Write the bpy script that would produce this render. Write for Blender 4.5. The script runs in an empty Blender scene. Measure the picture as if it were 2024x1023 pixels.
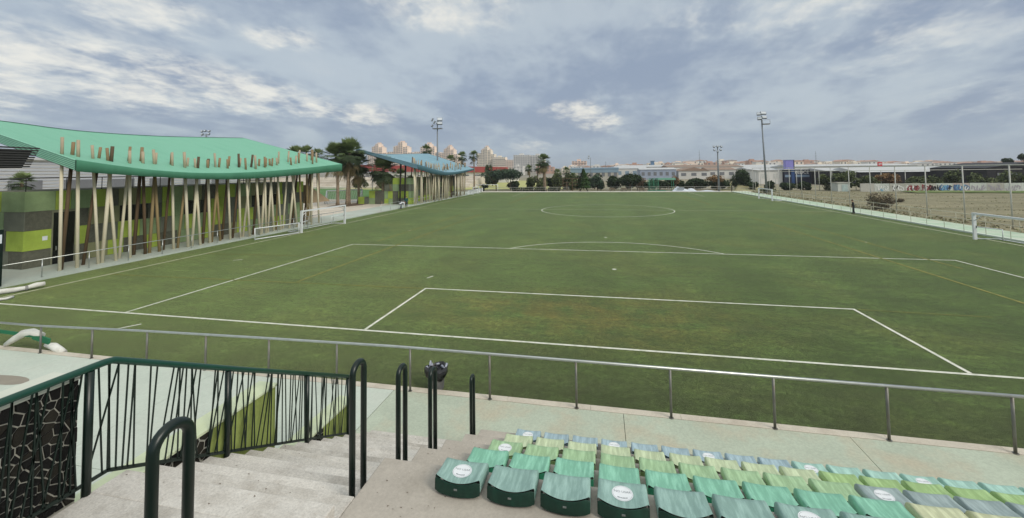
import bpy, bmesh, math, random
from mathutils import Vector, Matrix

random.seed(7)
C = bpy.context.scene
COL = C.collection
PI = math.pi

# ------------------------------------------------------------------ camera
cam_d = bpy.data.cameras.new('camera')
cam = bpy.data.objects.new('camera', cam_d)
COL.objects.link(cam)
cam_d.sensor_width = 36.0
cam_d.lens = 830.43 / 2024.0 * 36.0
cam_d.shift_y = -211.5 / 2024.0
cam_d.clip_start = 0.05
cam_d.clip_end = 6000
_r = Vector((0.9785232454895582, 0.20579112268393737, -0.011927776870243958))
_u = Vector((0.02096398046211136, -0.041785118489631144, 0.99890666000182))
_f = Vector((-0.20506771944839566, 0.9777034405673799, 0.04520191086283166))
_m = Matrix((_r, _u, -_f)).transposed().to_4x4()
_m.translation = Vector((-0.65651, -14.06159, 5.70482))
cam.matrix_world = _m
C.camera = cam


def lin(c):
    out = []
    for v in c:
        v = v / 255.0
        out.append(v / 12.92 if v <= 0.04045 else ((v + 0.055) / 1.055) ** 2.4)
    return tuple(out) + (1.0,)


# ------------------------------------------------------------------ sky and sun
SUN_EL, SUN_AZ = math.radians(36), math.radians(122)   # azimuth from +Y, towards +X
w = bpy.data.worlds.new('World')
C.world = w
w.use_nodes = True
nt = w.node_tree
nt.nodes.clear()
N, Lk = nt.nodes, nt.links


def wn(t, **kw):
    n = N.new(t)
    for k, v in kw.items():
        setattr(n, k, v)
    return n


def wmath(op, a, b=None, c=None, clamp=False):
    n = N.new('ShaderNodeMath')
    n.operation = op
    n.use_clamp = clamp
    for i, v in enumerate((a, b, c)):
        if v is None:
            continue
        if isinstance(v, (int, float)):
            n.inputs[i].default_value = v
        else:
            Lk.new(v, n.inputs[i])
    return n.outputs[0]


def wmix(fac, a, b):
    n = N.new('ShaderNodeMix')
    n.data_type = 'RGBA'
    for s, v in ((n.inputs[0], fac), (n.inputs[6], a), (n.inputs[7], b)):
        if isinstance(v, tuple):
            s.default_value = v
        elif isinstance(v, (int, float)):
            s.default_value = v
        else:
            Lk.new(v, s)
    return n.outputs[2]


def wramp(x, a, b):
    n = N.new('ShaderNodeMapRange')
    n.interpolation_type = 'SMOOTHSTEP'
    n.inputs[1].default_value = a
    n.inputs[2].default_value = b
    Lk.new(x, n.inputs[0])
    return n.outputs[0]


tc = wn('ShaderNodeTexCoord')
nrm = wn('ShaderNodeVectorMath', operation='NORMALIZE')
Lk.new(tc.outputs['Generated'], nrm.inputs[0])
sep = wn('ShaderNodeSeparateXYZ')
Lk.new(nrm.outputs[0], sep.inputs[0])
zc = wmath('MAXIMUM', sep.outputs[2], 0.0)
zz = wmath('ADD', zc, 0.20)
px = wmath('DIVIDE', sep.outputs[0], zz)
py = wmath('DIVIDE', sep.outputs[1], zz)


def cloud_noise(sx, sy, off, scale, detail, rough, dist):
    cb = wn('ShaderNodeCombineXYZ')
    Lk.new(wmath('MULTIPLY', px, sx), cb.inputs[0])
    Lk.new(wmath('MULTIPLY', py, sy), cb.inputs[1])
    cb.inputs[2].default_value = off
    n = wn('ShaderNodeTexNoise')
    n.inputs['Scale'].default_value = scale
    n.inputs['Detail'].default_value = detail
    n.inputs['Roughness'].default_value = rough
    n.inputs['Distortion'].default_value = dist
    Lk.new(cb.outputs[0], n.inputs['Vector'])
    return n.outputs['Fac']


n_big = cloud_noise(1.0, 0.60, 3.1, 1.5, 4, 0.5, 0.3)
n_mid = cloud_noise(1.0, 0.66, 9.7, 4.2, 6, 0.55, 0.25)
n_fin = cloud_noise(1.0, 0.75, 1.3, 12.0, 6, 0.58, 0.2)

sky = wn('ShaderNodeTexSky', sky_type='NISHITA')
sky.sun_disc = False
sky.sun_elevation = SUN_EL
sky.sun_rotation = SUN_AZ
sky.altitude = 20
sky.air_density = 1.0
sky.dust_density = 2.0

K = 10.0          # the background runs at strength 0.1


def sk(rgb, g=1.0):
    c = lin(rgb)
    return (c[0] * K * g, c[1] * K * g, c[2] * K * g, 1.0)


mixn = wmath('ADD', wmath('MULTIPLY', n_big, 0.55), wmath('ADD', wmath('MULTIPLY', n_mid, 0.34), wmath('MULTIPLY', n_fin, 0.11)))
lay = wramp(mixn, 0.40, 0.60)
base = wmix(lay, sk((150, 165, 187)), sk((190, 202, 212)))
# thin, bright places in the cloud layer where the low sun comes through
gaps = None
for vx, vy, vz, rad, amp in [(-0.063, 0.989, 0.135, 0.13, 1.0), (-0.005, 0.994, 0.112, 0.11, 0.85), (-0.515, 0.848, 0.128, 0.12, 1.0), (-0.600, 0.79, 0.140, 0.12, 0.9),
                             (-0.626, 0.731, 0.276, 0.12, 0.95), (-0.859, 0.476, 0.190, 0.24, 0.92), (-0.784, 0.599, 0.170, 0.26, 0.9),
                             (-0.690, 0.703, 0.158, 0.20, 0.9), (-0.746, 0.55, 0.274, 0.20, 0.8), (-0.90, 0.40, 0.14, 0.24, 0.8),
                             (0.216, 0.926, 0.309, 0.26, 0.42), (0.40, 0.86, 0.303, 0.34, 0.45), (-0.33, 0.869, 0.37, 0.28, 0.8),
                             (0.60, 0.77, 0.090, 0.36, 0.25), (0.50, 0.83, 0.22, 0.34, 0.36), (-0.80, 0.40, 0.44, 0.5, 0.7), (-0.16, 0.98, 0.052, 0.10, 0.7)]:
    v = Vector((vx, vy, vz)).normalized()
    sb_ = wn('ShaderNodeVectorMath', operation='SUBTRACT')
    Lk.new(nrm.outputs[0], sb_.inputs[0])
    sb_.inputs[1].default_value = v
    ml = wn('ShaderNodeVectorMath', operation='MULTIPLY')
    Lk.new(sb_.outputs[0], ml.inputs[0])
    ml.inputs[1].default_value = (1.0, 1.0, 2.7)
    ln_ = wn('ShaderNodeVectorMath', operation='LENGTH')
    Lk.new(ml.outputs[0], ln_.inputs[0])
    g = wmath('MULTIPLY', wramp(ln_.outputs['Value'], rad, 0.0), amp)
    gaps = g if gaps is None else wmath('MAXIMUM', gaps, g)
fine = wmath('ADD', wmath('MULTIPLY', n_mid, 0.50), wmath('MULTIPLY', n_fin, 0.50))
ragged = wmath('ADD', gaps, wmath('MULTIPLY', wmath('SUBTRACT', fine, 0.5), 4.2))
bright = wmath('MULTIPLY', wramp(ragged, 0.05, 1.45), wmath('MULTIPLY', wramp(gaps, 0.0, 0.6), 0.82))
bright = wmath('ADD', bright, wmath('MULTIPLY', wramp(mixn, 0.60, 0.74), 0.10), clamp=True)
cl = wmix(bright, base, sk((250, 246, 234), 1.06))
# clear blue-grey air low over the horizon
low = wramp(sep.outputs[2], 0.11, 0.015)
cl = wmix(wmath('MULTIPLY', low, 0.72), cl, sk((168, 187, 206)))
# an overcast sky is brighter towards the zenith
zen = wmath('ADD', 1.0, wmath('MULTIPLY', wramp(sep.outputs[2], 0.35, 1.0), 0.7))
cl = wmix(wmath('MULTIPLY', wramp(sep.outputs[2], 0.30, 0.85), 0.75), cl, sk((208, 208, 200)))
vm = wn('ShaderNodeVectorMath', operation='SCALE')
Lk.new(cl, vm.inputs[0])
Lk.new(zen, vm.inputs[3])
final = wmix(0.10, vm.outputs[0], sky.outputs[0])
bg = wn('ShaderNodeBackground')
bg.inputs[1].default_value = 0.1
Lk.new(final, bg.inputs[0])
wo = wn('ShaderNodeOutputWorld')
Lk.new(bg.outputs[0], wo.inputs[0])

sun_d = bpy.data.lights.new('sun', 'SUN')
sun_d.energy = 1.9
sun_d.angle = math.radians(22)
sun_d.color = (1.0, 0.935, 0.83)
sun = bpy.data.objects.new('sun', sun_d)
COL.objects.link(sun)
sdir = Vector((math.sin(SUN_AZ) * math.cos(SUN_EL), math.cos(SUN_AZ) * math.cos(SUN_EL), math.sin(SUN_EL)))
sun.rotation_euler = sdir.to_track_quat('Z', 'Y').to_euler()

C.view_settings.view_transform = 'Standard'
C.view_settings.look = 'None'
C.view_settings.gamma = 1.0
C.view_settings.use_curve_mapping = False
C.view_settings.exposure = 0.0
C.cycles.max_bounces = 8
C.cycles.diffuse_bounces = 4


# ------------------------------------------------------------------ materials
MATS = {}


def pm(name, rgb, rough=0.8, var=0.14, scale=3.0, bump=0.0, metal=0.0, tint=None, tmix=0.0, tscale=0.7, fine=0.0, spec=0.3, stretch=None, sheen=0.0):
    """rgb are display-referred 0-255; colour is broken up by noise on world position"""
    if name in MATS:
        return MATS[name]
    m = bpy.data.materials.new(name)
    m.use_nodes = True
    t = m.node_tree
    b = t.nodes['Principled BSDF']
    b.inputs['Roughness'].default_value = rough
    b.inputs['Metallic'].default_value = metal
    b.inputs['Specular IOR Level'].default_value = spec
    if sheen:
        b.inputs['Sheen Weight'].default_value = sheen
        b.inputs['Sheen Roughness'].default_value = 0.4
    geo = t.nodes.new('ShaderNodeNewGeometry')
    vec = geo.outputs['Position']
    if stretch:
        mp = t.nodes.new('ShaderNodeMapping')
        mp.inputs['Scale'].default_value = stretch
        t.links.new(vec, mp.inputs['Vector'])
        vec = mp.outputs[0]
    c = lin(rgb)

    def noise(sc, det=5, ro=0.6):
        n = t.nodes.new('ShaderNodeTexNoise')
        n.inputs['Scale'].default_value = sc
        n.inputs['Detail'].default_value = det
        n.inputs['Roughness'].default_value = ro
        t.links.new(vec, n.inputs['Vector'])
        return n.outputs['Fac']

    def ramp(x, lo, hi):
        n = t.nodes.new('ShaderNodeMapRange')
        n.inputs[1].default_value = lo
        n.inputs[2].default_value = hi
        t.links.new(x, n.inputs[0])
        return n.outputs[0]

    def mix(f, a, bb):
        n = t.nodes.new('ShaderNodeMix')
        n.data_type = 'RGBA'
        for s, v in ((n.inputs[0], f), (n.inputs[6], a), (n.inputs[7], bb)):
            if isinstance(v, tuple):
                s.default_value = v
            else:
                t.links.new(v, s)
        return n.outputs[2]

    lo = tuple(max(0.0, x * (1 - var)) for x in c[:3]) + (1.0,)
    hi = tuple(min(1.0, x * (1 + var)) for x in c[:3]) + (1.0,)
    col = mix(ramp(noise(scale), 0.30, 0.70), lo, hi)
    if tint is not None:
        f = ramp(noise(tscale, 6, 0.65), 0.46, 0.66)
        mm = t.nodes.new('ShaderNodeMath')
        mm.operation = 'MULTIPLY'
        mm.inputs[1].default_value = tmix
        t.links.new(f, mm.inputs[0])
        col = mix(mm.outputs[0], col, lin(tint))
    if fine:
        f = ramp(noise(scale * 22, 3, 0.7), 0.34, 0.66)
        mm = t.nodes.new('ShaderNodeMapRange')
        mm.inputs[3].default_value = 1 - fine
        mm.inputs[4].default_value = 1 + fine
        t.links.new(f, mm.inputs[0])
        vs = t.nodes.new('ShaderNodeVectorMath')
        vs.operation = 'SCALE'
        t.links.new(col, vs.inputs[0])
        t.links.new(mm.outputs[0], vs.inputs[3])
        col = vs.outputs[0]
    t.links.new(col, b.inputs['Base Color'])
    if bump:
        bn = t.nodes.new('ShaderNodeBump')
        bn.inputs['Strength'].default_value = bump
        bn.inputs['Distance'].default_value = 0.02
        t.links.new(noise(scale * 14, 4, 0.65), bn.inputs['Height'])
        t.links.new(bn.outputs[0], b.inputs['Normal'])
    MATS[name] = m
    return m


# ------------------------------------------------------------------ mesh helpers
class MB:
    def __init__(self):
        self.v, self.f, self.mi, self.sm = [], [], [], []

    def face(self, idx, mi=0, sm=False):
        self.f.append(tuple(idx))
        self.mi.append(mi)
        self.sm.append(sm)

    def poly(self, pts, mi=0):
        b = len(self.v)
        self.v += [tuple(p) for p in pts]
        self.face(range(b, b + len(pts)), mi)
        return self

    def box(self, x0, x1, y0, y1, z0, z1, mi=0):
        b = len(self.v)
        self.v += [(x0, y0, z0), (x1, y0, z0), (x1, y1, z0), (x0, y1, z0), (x0, y0, z1), (x1, y0, z1), (x1, y1, z1), (x0, y1, z1)]
        for q in ((0, 3, 2, 1), (4, 5, 6, 7), (0, 1, 5, 4), (1, 2, 6, 5), (2, 3, 7, 6), (3, 0, 4, 7)):
            self.face([b + i for i in q], mi)
        return self

    def bar(self, p, q, wdt, hgt=None, mi=0, up=(0, 0, 1)):
        """square-section bar from p to q"""
        hgt = hgt or wdt
        p, q = Vector(p), Vector(q)
        d = (q - p).normalized()
        up = Vector(up)
        if abs(d.dot(up)) > 0.98:
            up = Vector((0, 1, 0))
        s = d.cross(up).normalized() * wdt / 2
        t = s.cross(d).normalized() * hgt / 2
        b = len(self.v)
        for c in (p, q):
            for a in (-s - t, s - t, s + t, -s + t):
                self.v.append(tuple(c + a))
        for qd in ((0, 1, 2, 3), (7, 6, 5, 4), (0, 4, 5, 1), (1, 5, 6, 2), (2, 6, 7, 3), (3, 7, 4, 0)):
            self.face([b + i for i in qd], mi)
        return self

    def tube(self, pts, r, n=8, mi=0, caps=True):
        """round tube through pts; r a number or one per point"""
        pts = [Vector(p) for p in pts]
        rs = r if isinstance(r, (list, tuple)) else [r] * len(pts)
        b = len(self.v)
        ref = None
        for i, p in enumerate(pts):
            d = (pts[min(i + 1, len(pts) - 1)] - pts[max(i - 1, 0)]).normalized()
            if ref is None:
                ref = Vector((0, 0, 1)) if abs(d.z) < 0.9 else Vector((1, 0, 0))
            s = d.cross(ref).normalized()
            t = s.cross(d).normalized()
            ref = t
            for k in range(n):
                a = 2 * PI * k / n
                self.v.append(tuple(p + (s * math.cos(a) + t * math.sin(a)) * rs[i]))
        for i in range(len(pts) - 1):
            for k in range(n):
                k2 = (k + 1) % n
                self.face((b + i * n + k, b + (i + 1) * n + k, b + (i + 1) * n + k2, b + i * n + k2), mi, True)
        if caps:
            self.face([b + k for k in range(n)], mi)
            self.face([b + (len(pts) - 1) * n + k for k in reversed(range(n))], mi)
        return self

    def grid(self, rows, mi=0, sm=True, flip=False):
        """rows: list of equally long lists of points"""
        b = len(self.v)
        m = len(rows[0])
        for r in rows:
            self.v += [tuple(p) for p in r]
        for i in range(len(rows) - 1):
            for j in range(m - 1):
                q = (b + i * m + j, b + i * m + j + 1, b + (i + 1) * m + j + 1, b + (i + 1) * m + j)
                self.face(q[::-1] if flip else q, mi, sm)
        return self

    def prism(self, poly, axis, a0, a1, mi=0):
        """2-D polygon extruded along axis ('x','y','z') from a0 to a1"""
        def P(u, v, a):
            return {'x': (a, u, v), 'y': (u, a, v), 'z': (u, v, a)}[axis]
        b = len(self.v)
        n = len(poly)
        self.v += [P(u, v, a0) for u, v in poly] + [P(u, v, a1) for u, v in poly]
        self.face([b + i for i in reversed(range(n))], mi)
        self.face([b + n + i for i in range(n)], mi)
        for i in range(n):
            j = (i + 1) % n
            self.face((b + i, b + j, b + n + j, b + n + i), mi)
        return self

    def mesh(self, name, mats):
        me = bpy.data.meshes.new(name)
        me.from_pydata(self.v, [], self.f)
        for m in (mats if isinstance(mats, (list, tuple)) else [mats]):
            me.materials.append(m)
        me.polygons.foreach_set('material_index', self.mi)
        me.polygons.foreach_set('use_smooth', self.sm)
        bm = bmesh.new()
        bm.from_mesh(me)
        if len(bm.faces) < 6000:
            bmesh.ops.recalc_face_normals(bm, faces=bm.faces)
        bm.to_mesh(me)
        bm.free()
        me.update()
        return me

    def build(self, name, mats, parent=None, bevel=0.0):
        return link(name, self.mesh(name, mats), parent, bevel)


def link(name, me, parent=None, bevel=0.0):
    o = bpy.data.objects.new(name, me)
    COL.objects.link(o)
    if parent is not None:
        o.parent = parent
        if parent.parent is None:
            o.location = -parent.location if parent.type == 'EMPTY' and parent.get('world_parts') else (0, 0, 0)
    if bevel:
        bv = o.modifiers.new('bevel', 'BEVEL')
        bv.width = bevel
        bv.segments = 2
        bv.limit_method = 'ANGLE'
    return o


def thing(name, label, cat, loc=(0, 0, 0), group=None, rz=0.0, world_parts=True):
    """an Empty at a thing's base; with world_parts its parts are given in world coordinates"""
    o = bpy.data.objects.new(name, None)
    o.empty_display_size = 0.2
    COL.objects.link(o)
    o.location = loc
    o.rotation_euler = (0, 0, rz)
    o['label'] = label
    o['category'] = cat
    if group:
        o['group'] = group
    if world_parts and rz == 0.0:
        o['world_parts'] = True
    return o


def tag(o, label, cat, group=None):
    o['label'] = label
    o['category'] = cat
    if group:
        o['group'] = group
    return o


def struct(o):
    o['kind'] = 'structure'
    return o


def stuff(o):
    o['kind'] = 'stuff'
    return o


def copy_tree(root, loc=None, rz=None, label=None, scale=None):
    r = root.copy()
    COL.objects.link(r)
    if loc is not None:
        r.location = loc
    if rz is not None:
        r.rotation_euler = (0, 0, rz)
    if scale is not None:
        r.scale = scale if isinstance(scale, tuple) else (scale,) * 3
    if label:
        r['label'] = label
    for ch in list(root.children):
        c = ch.copy()
        COL.objects.link(c)
        c.parent = r
        for g in list(ch.children):
            d = g.copy()
            COL.objects.link(d)
            d.parent = c
    return r


ORD = ['first', 'second', 'third', 'fourth', 'fifth', 'sixth', 'seventh', 'eighth', 'ninth', 'tenth', 'eleventh', 'twelfth', 'thirteenth',
       'fourteenth', 'fifteenth', 'sixteenth', 'seventeenth', 'eighteenth', 'nineteenth', 'twentieth']


def interp(tab, x):
    if x <= tab[0][0]:
        (a, b), (c, d) = tab[0], tab[1]
    elif x >= tab[-1][0]:
        (a, b), (c, d) = tab[-2], tab[-1]
    else:
        for i in range(len(tab) - 1):
            if tab[i][0] <= x <= tab[i + 1][0]:
                (a, b), (c, d) = tab[i], tab[i + 1]
                break
    return b + (d - b) * (x - a) / (c - a)


def spline(tab, x):
    """smooth curve through a table (Catmull-Rom)"""
    n = len(tab)
    if x <= tab[0][0] or x >= tab[-1][0]:
        return interp(tab, x)
    for i in range(n - 1):
        if tab[i][0] <= x <= tab[i + 1][0]:
            break
    x0, y0 = tab[i]
    x1, y1 = tab[i + 1]
    m0 = (tab[i + 1][1] - tab[i - 1][1]) / (tab[i + 1][0] - tab[i - 1][0]) if i > 0 else (y1 - y0) / (x1 - x0)
    m1 = (tab[i + 2][1] - tab[i][1]) / (tab[i + 2][0] - tab[i][0]) if i < n - 2 else (y1 - y0) / (x1 - x0)
    h = x1 - x0
    t = (x - x0) / h
    return (2 * t ** 3 - 3 * t ** 2 + 1) * y0 + (t ** 3 - 2 * t ** 2 + t) * h * m0 + (-2 * t ** 3 + 3 * t ** 2) * y1 + (t ** 3 - t ** 2) * h * m1


def voronoi(u0, u1, v0, v1, n, rnd, gap=0.006, keep=None):
    """irregular polygon cells filling a rectangle, each pulled back from its joints"""
    pts = []
    while len(pts) < n:
        best, bd = None, -1
        for _ in range(6):
            p = (rnd.uniform(u0, u1), rnd.uniform(v0, v1))
            d = min([(p[0] - q[0]) ** 2 + (p[1] - q[1]) ** 2 for q in pts] or [9])
            if d > bd:
                best, bd = p, d
        pts.append(best)
    cells = []
    for i, p in enumerate(pts):
        poly = [(u0, v0), (u1, v0), (u1, v1), (u0, v1)]
        near = sorted(((q[0] - p[0]) ** 2 + (q[1] - p[1]) ** 2, q) for j, q in enumerate(pts) if j != i)[:16]
        for _, q in near:
            nx, ny = q[0] - p[0], q[1] - p[1]
            ln = math.hypot(nx, ny)
            nx, ny = nx / ln, ny / ln
            off = (p[0] + q[0]) / 2 * nx + (p[1] + q[1]) / 2 * ny - gap
            out = []
            for k in range(len(poly)):
                a, b = poly[k], poly[(k + 1) % len(poly)]
                da, db = a[0] * nx + a[1] * ny - off, b[0] * nx + b[1] * ny - off
                if da <= 0:
                    out.append(a)
                if (da < 0 < db) or (db < 0 < da):
                    s = da / (da - db)
                    out.append((a[0] + (b[0] - a[0]) * s, a[1] + (b[1] - a[1]) * s))
            poly = out
            if len(poly) < 3:
                break
        if len(poly) >= 3 and (keep is None or keep(p)):
            cells.append(poly)
    return cells
# ------------------------------------------------------------------ ground, pitch, paths
WZ = 0.12                                     # height of the paved paths above the turf


def xl(y):                                    # left touchline
    return -28.55 - 0.016 * max(0, y)


def xr(y):                                    # right touchline
    return 28.1 + 0.010 * max(0, y)


M_dirt = pm('dry_ground', (150, 142, 122), 0.95, 0.22, 0.12, tint=(112, 116, 78), tmix=0.7, tscale=0.06, fine=0.25)
g = MB()
g.poly([(-2600, -300, -0.03), (2600, -300, -0.03), (2600, 3200, -0.03), (-2600, 3200, -0.03)])
struct(g.build('ground', M_dirt))

# artificial turf: fine blade noise, brushed bands, worn brownish patches
m = bpy.data.materials.new('turf')
m.use_nodes = True
t = m.node_tree
b = t.nodes['Principled BSDF']
b.inputs['Roughness'].default_value = 0.75
b.inputs['Specular IOR Level'].default_value = 0.18
b.inputs['Sheen Weight'].default_value = 0.7
b.inputs['Sheen Roughness'].default_value = 0.35
b.inputs['Sheen Tint'].default_value = lin((192, 210, 140))
geo = t.nodes.new('ShaderNodeNewGeometry')


def tn(scale, det, ro, stretch=(1, 1, 1), off=0.0):
    mp = t.nodes.new('ShaderNodeMapping')
    mp.inputs['Scale'].default_value = stretch
    mp.inputs['Location'].default_value = (off, off * 0.7, 0)
    t.links.new(geo.outputs['Position'], mp.inputs['Vector'])
    n = t.nodes.new('ShaderNodeTexNoise')
    n.inputs['Scale'].default_value = scale
    n.inputs['Detail'].default_value = det
    n.inputs['Roughness'].default_value = ro
    t.links.new(mp.outputs[0], n.inputs['Vector'])
    return n.outputs['Fac']


def tr(x, a, bb, c=0.0, d=1.0):
    n = t.nodes.new('ShaderNodeMapRange')
    n.inputs[1].default_value, n.inputs[2].default_value = a, bb
    n.inputs[3].default_value, n.inputs[4].default_value = c, d
    t.links.new(x, n.inputs[0])
    return n.outputs[0]


def tm(f, a, bb):
    n = t.nodes.new('ShaderNodeMix')
    n.data_type = 'RGBA'
    for s, v in ((n.inputs[0], f), (n.inputs[6], a), (n.inputs[7], bb)):
        if isinstance(v, tuple):
            s.default_value = v
        else:
            t.links.new(v, s)
    return n.outputs[2]


def tmul(a, bb):
    n = t.nodes.new('ShaderNodeMath')
    n.operation = 'MULTIPLY'
    for s, v in ((n.inputs[0], a), (n.inputs[1], bb)):
        if isinstance(v, (int, float)):
            s.default_value = v
        else:
            t.links.new(v, s)
    return n.outputs[0]


col = tm(tr(tn(0.35, 6, 0.6), 0.40, 0.60), lin((46, 66, 28)), lin((70, 91, 42)))
col = tm(tmul(tr(tn(0.16, 5, 0.6, (1, 1, 1), 20), 0.50, 0.66), 0.45), col, lin((96, 92, 46)))      # dry, brownish wear
col = tm(tmul(tr(tn(0.55, 6, 0.7, (1, 2.2, 1), 40), 0.52, 0.64), 0.55), col, lin((56, 58, 40)))      # rubber crumb lying on top
col = tm(tmul(tr(tn(3.2, 6, 0.75, (0.8, 1.2, 1), 3), 0.46, 0.58), 0.6), col, lin((36, 48, 24)))
# darker towards the near edge, broken up by noise
sx0 = t.nodes.new('ShaderNodeSeparateXYZ')
t.links.new(geo.outputs['Position'], sx0.inputs[0])
edge = tmul(tr(sx0.outputs[1], 1.0, -3.4), tr(tn(0.9, 6, 0.7, (1, 1, 1), 60), 0.30, 0.62))
col = tm(tmul(edge, 0.92), col, lin((40, 42, 30)))
# goalmouth worn brown
gm = t.nodes.new('ShaderNodeVectorMath')
gm.operation = 'MULTIPLY_ADD'
t.links.new(geo.outputs['Position'], gm.inputs[0])
gm.inputs[1].default_value = (0.13, 0.30, 0.0)
gm.inputs[2].default_value = (0.20, -0.95, 0.0)
gl_ = t.nodes.new('ShaderNodeVectorMath')
gl_.operation = 'LENGTH'
t.links.new(gm.outputs[0], gl_.inputs[0])
worn = tmul(tr(gl_.outputs['Value'], 1.25, 0.2), tr(tn(0.8, 6, 0.7, (1, 1, 1), 90), 0.38, 0.62))
col = tm(tmul(worn, 0.75), col, lin((104, 84, 40)))
br = tmul(tmul(tr(tn(16.0, 4, 0.85), 0.40, 0.60, 0.45, 1.6), tr(tn(5.0, 6, 0.85, (1, 1.0, 1), 80), 0.42, 0.58, 0.50, 1.50)), tr(tn(0.9, 5, 0.7, (0.6, 1.6, 1), 130), 0.42, 0.58, 0.76, 1.22))
# brushing bands along the length of the pitch
sx = t.nodes.new('ShaderNodeSeparateXYZ')
t.links.new(geo.outputs['Position'], sx.inputs[0])
wv = t.nodes.new('ShaderNodeMath')
wv.operation = 'SINE'
t.links.new(tmul(sx.outputs[0], 0.85), wv.inputs[0])
band = tr(wv.outputs[0], -0.2, 0.2, 0.92, 1.08)
wv2 = t.nodes.new('ShaderNodeMath')
wv2.operation = 'SINE'
t.links.new(tmul(sx.outputs[1], 0.95), wv2.inputs[0])
band2 = tr(wv2.outputs[0], -0.4, 0.4, 0.97, 1.03)
vs = t.nodes.new('ShaderNodeVectorMath')
vs.operation = 'SCALE'
t.links.new(col, vs.inputs[0])
t.links.new(tmul(tmul(br, band), band2), vs.inputs[3])
t.links.new(vs.outputs[0], b.inputs['Base Color'])
bn = t.nodes.new('ShaderNodeBump')
bn.inputs['Strength'].default_value = 0.9
bn.inputs['Distance'].default_value = 0.03
t.links.new(tn(55, 4, 0.8), bn.inputs['Height'])
t.links.new(bn.outputs[0], b.inputs['Normal'])
M_turf = m

p = MB()
rows = []
for i in range(25):
    y = -3.66 + (97.0 + 3.66) * i / 24
    rows.append([(xl(y) - 2.35, y, 0.0), (xr(y) + 1.35, y, 0.0)])
p.grid(rows, sm=False, flip=True)
pitch = struct(p.build('pitch', M_turf))

M_line = pm('line_white', (222, 222, 208), 0.85, 0.10, 2.5, tint=(150, 165, 128), tmix=0.55, tscale=3.0)
M_liney = pm('line_yellow', (142, 138, 74), 0.85, 0.12, 2.5, tint=(96, 110, 58), tmix=0.8, tscale=2.0)
M_linew2 = pm('line_cream', (214, 214, 186), 0.85, 0.10, 2.5, tint=(150, 155, 110), tmix=0.5, tscale=3.0)


def line_path(pts, wdt=0.11, mat=M_line, z=0.006):
    mb = MB()
    n = len(pts)
    L_, R_ = [], []
    for i in range(n):
        a, c = Vector(pts[max(i - 1, 0)]), Vector(pts[min(i + 1, n - 1)])
        d = (c - a).normalized()
        s = Vector((-d.y, d.x)) * wdt / 2
        q = Vector(pts[i])
        L_.append((q.x + s.x, q.y + s.y, z))
        R_.append((q.x - s.x, q.y - s.y, z))
    mb.grid([L_, R_], sm=False)
    return mb.build('painted_line', mat, pitch)


def seg(a, c, n=8):
    return [(a[0] + (c[0] - a[0]) * i / n, a[1] + (c[1] - a[1]) * i / n) for i in range(n + 1)]


LEN = 95.36
line_path(seg((xl(0), 0), (xr(0), 0)))                                       # goal line
line_path(seg((xl(0), 0.06), (xl(LEN), LEN), 20), 0.12, M_linew2, 0.010)          # touchlines
line_path(seg((xr(0), 0.06), (xr(LEN), LEN), 20), 0.12, M_linew2, 0.010)
line_path(seg((xl(LEN), LEN), (xr(LEN), LEN)), 0.12, M_linew2, 0.006)
for s in (-1, 1):
    line_path(seg((s * 9.16, 0.06), (s * 9.16, 5.45)), z=0.010)
    line_path(seg((s * 20.16, 0.06), (s * 20.16, 16.45)), z=0.010)
    line_path(seg((s * 20.16, LEN - 16.5), (s * 20.16, LEN - 0.06)), 0.1, M_linew2, z=0.010)
line_path(seg((-9.22, 5.5), (9.22, 5.5)))
line_path(seg((-20.22, 16.5), (20.22, 16.5)))
line_path(seg((-20.22, LEN - 16.5), (20.22, LEN - 16.5)), 0.1, M_linew2)
a0 = math.asin(5.5 / 9.15)
line_path([(9.15 * math.cos(a0 + (PI - 2 * a0) * i / 32), 11 + 9.15 * math.sin(a0 + (PI - 2 * a0) * i / 32)) for i in range(33)], z=0.010)
line_path([(9.15 * math.cos(2 * PI * i / 72), LEN / 2 + 9.15 * math.sin(2 * PI * i / 72)) for i in range(73)], 0.11)
line_path(seg((xl(47), LEN / 2), (xr(47), LEN / 2)), 0.10, M_linew2, 0.014)
for (cx, cy, r) in ((0, 11, 0.13), (-0.35, 22.6, 0.12), (0, LEN / 2, 0.12)):
    mb = MB()
    mb.poly([(cx + r * math.cos(2 * PI * i / 14), cy + r * math.sin(2 * PI * i / 14), 0.006) for i in range(14)])
    mb.build('painted_spot', M_line, pitch)
# seven-a-side markings in faded yellow
line_path(seg((-16.4, 5.5), (-16.4, 40.0), 10), 0.14, M_liney, 0.014)
line_path(seg((-18.9, 18.0), (-18.9, 40.0), 10), 0.13, M_liney, 0.014)
line_path(seg((16.3, 6.0), (16.3, 40.0), 10), 0.14, M_liney, 0.014)
line_path(seg((18.8, 14.0), (18.8, 36.0), 10), 0.13, M_liney, 0.014)
line_path(seg((xl(5.3) + 0.1, 5.2), (-9.3, 5.44), 10), 0.08, M_liney, 0.018)
line_path(seg((xl(11) + 0.1, 11.3), (-17.4, 11.9), 10), 0.08, M_liney, 0.018)
line_path(seg((9.3, 5.44), (13.6, 5.3), 6), 0.05, M_liney, 0.018)
line_path(seg((-16.4, 58.0), (-16.4, 90.0), 10), 0.22, M_liney, 0.014)
line_path(seg((16.3, 58.0), (16.3, 90.0), 10), 0.22, M_liney, 0.014)
for a, c in (((-18.02, -0.95), (-18.45, -1.6)), ((-9.9, 7.35), (-9.75, 7.85)), ((18.75, 22.6), (18.95, 22.9)), ((-19.2, 24.4), (-18.8, 24.6)), ((-24.6, 9.65), (-24.2, 10.0))):
    line_path(seg(a, c, 2), 0.09, M_line, 0.012)

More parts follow.
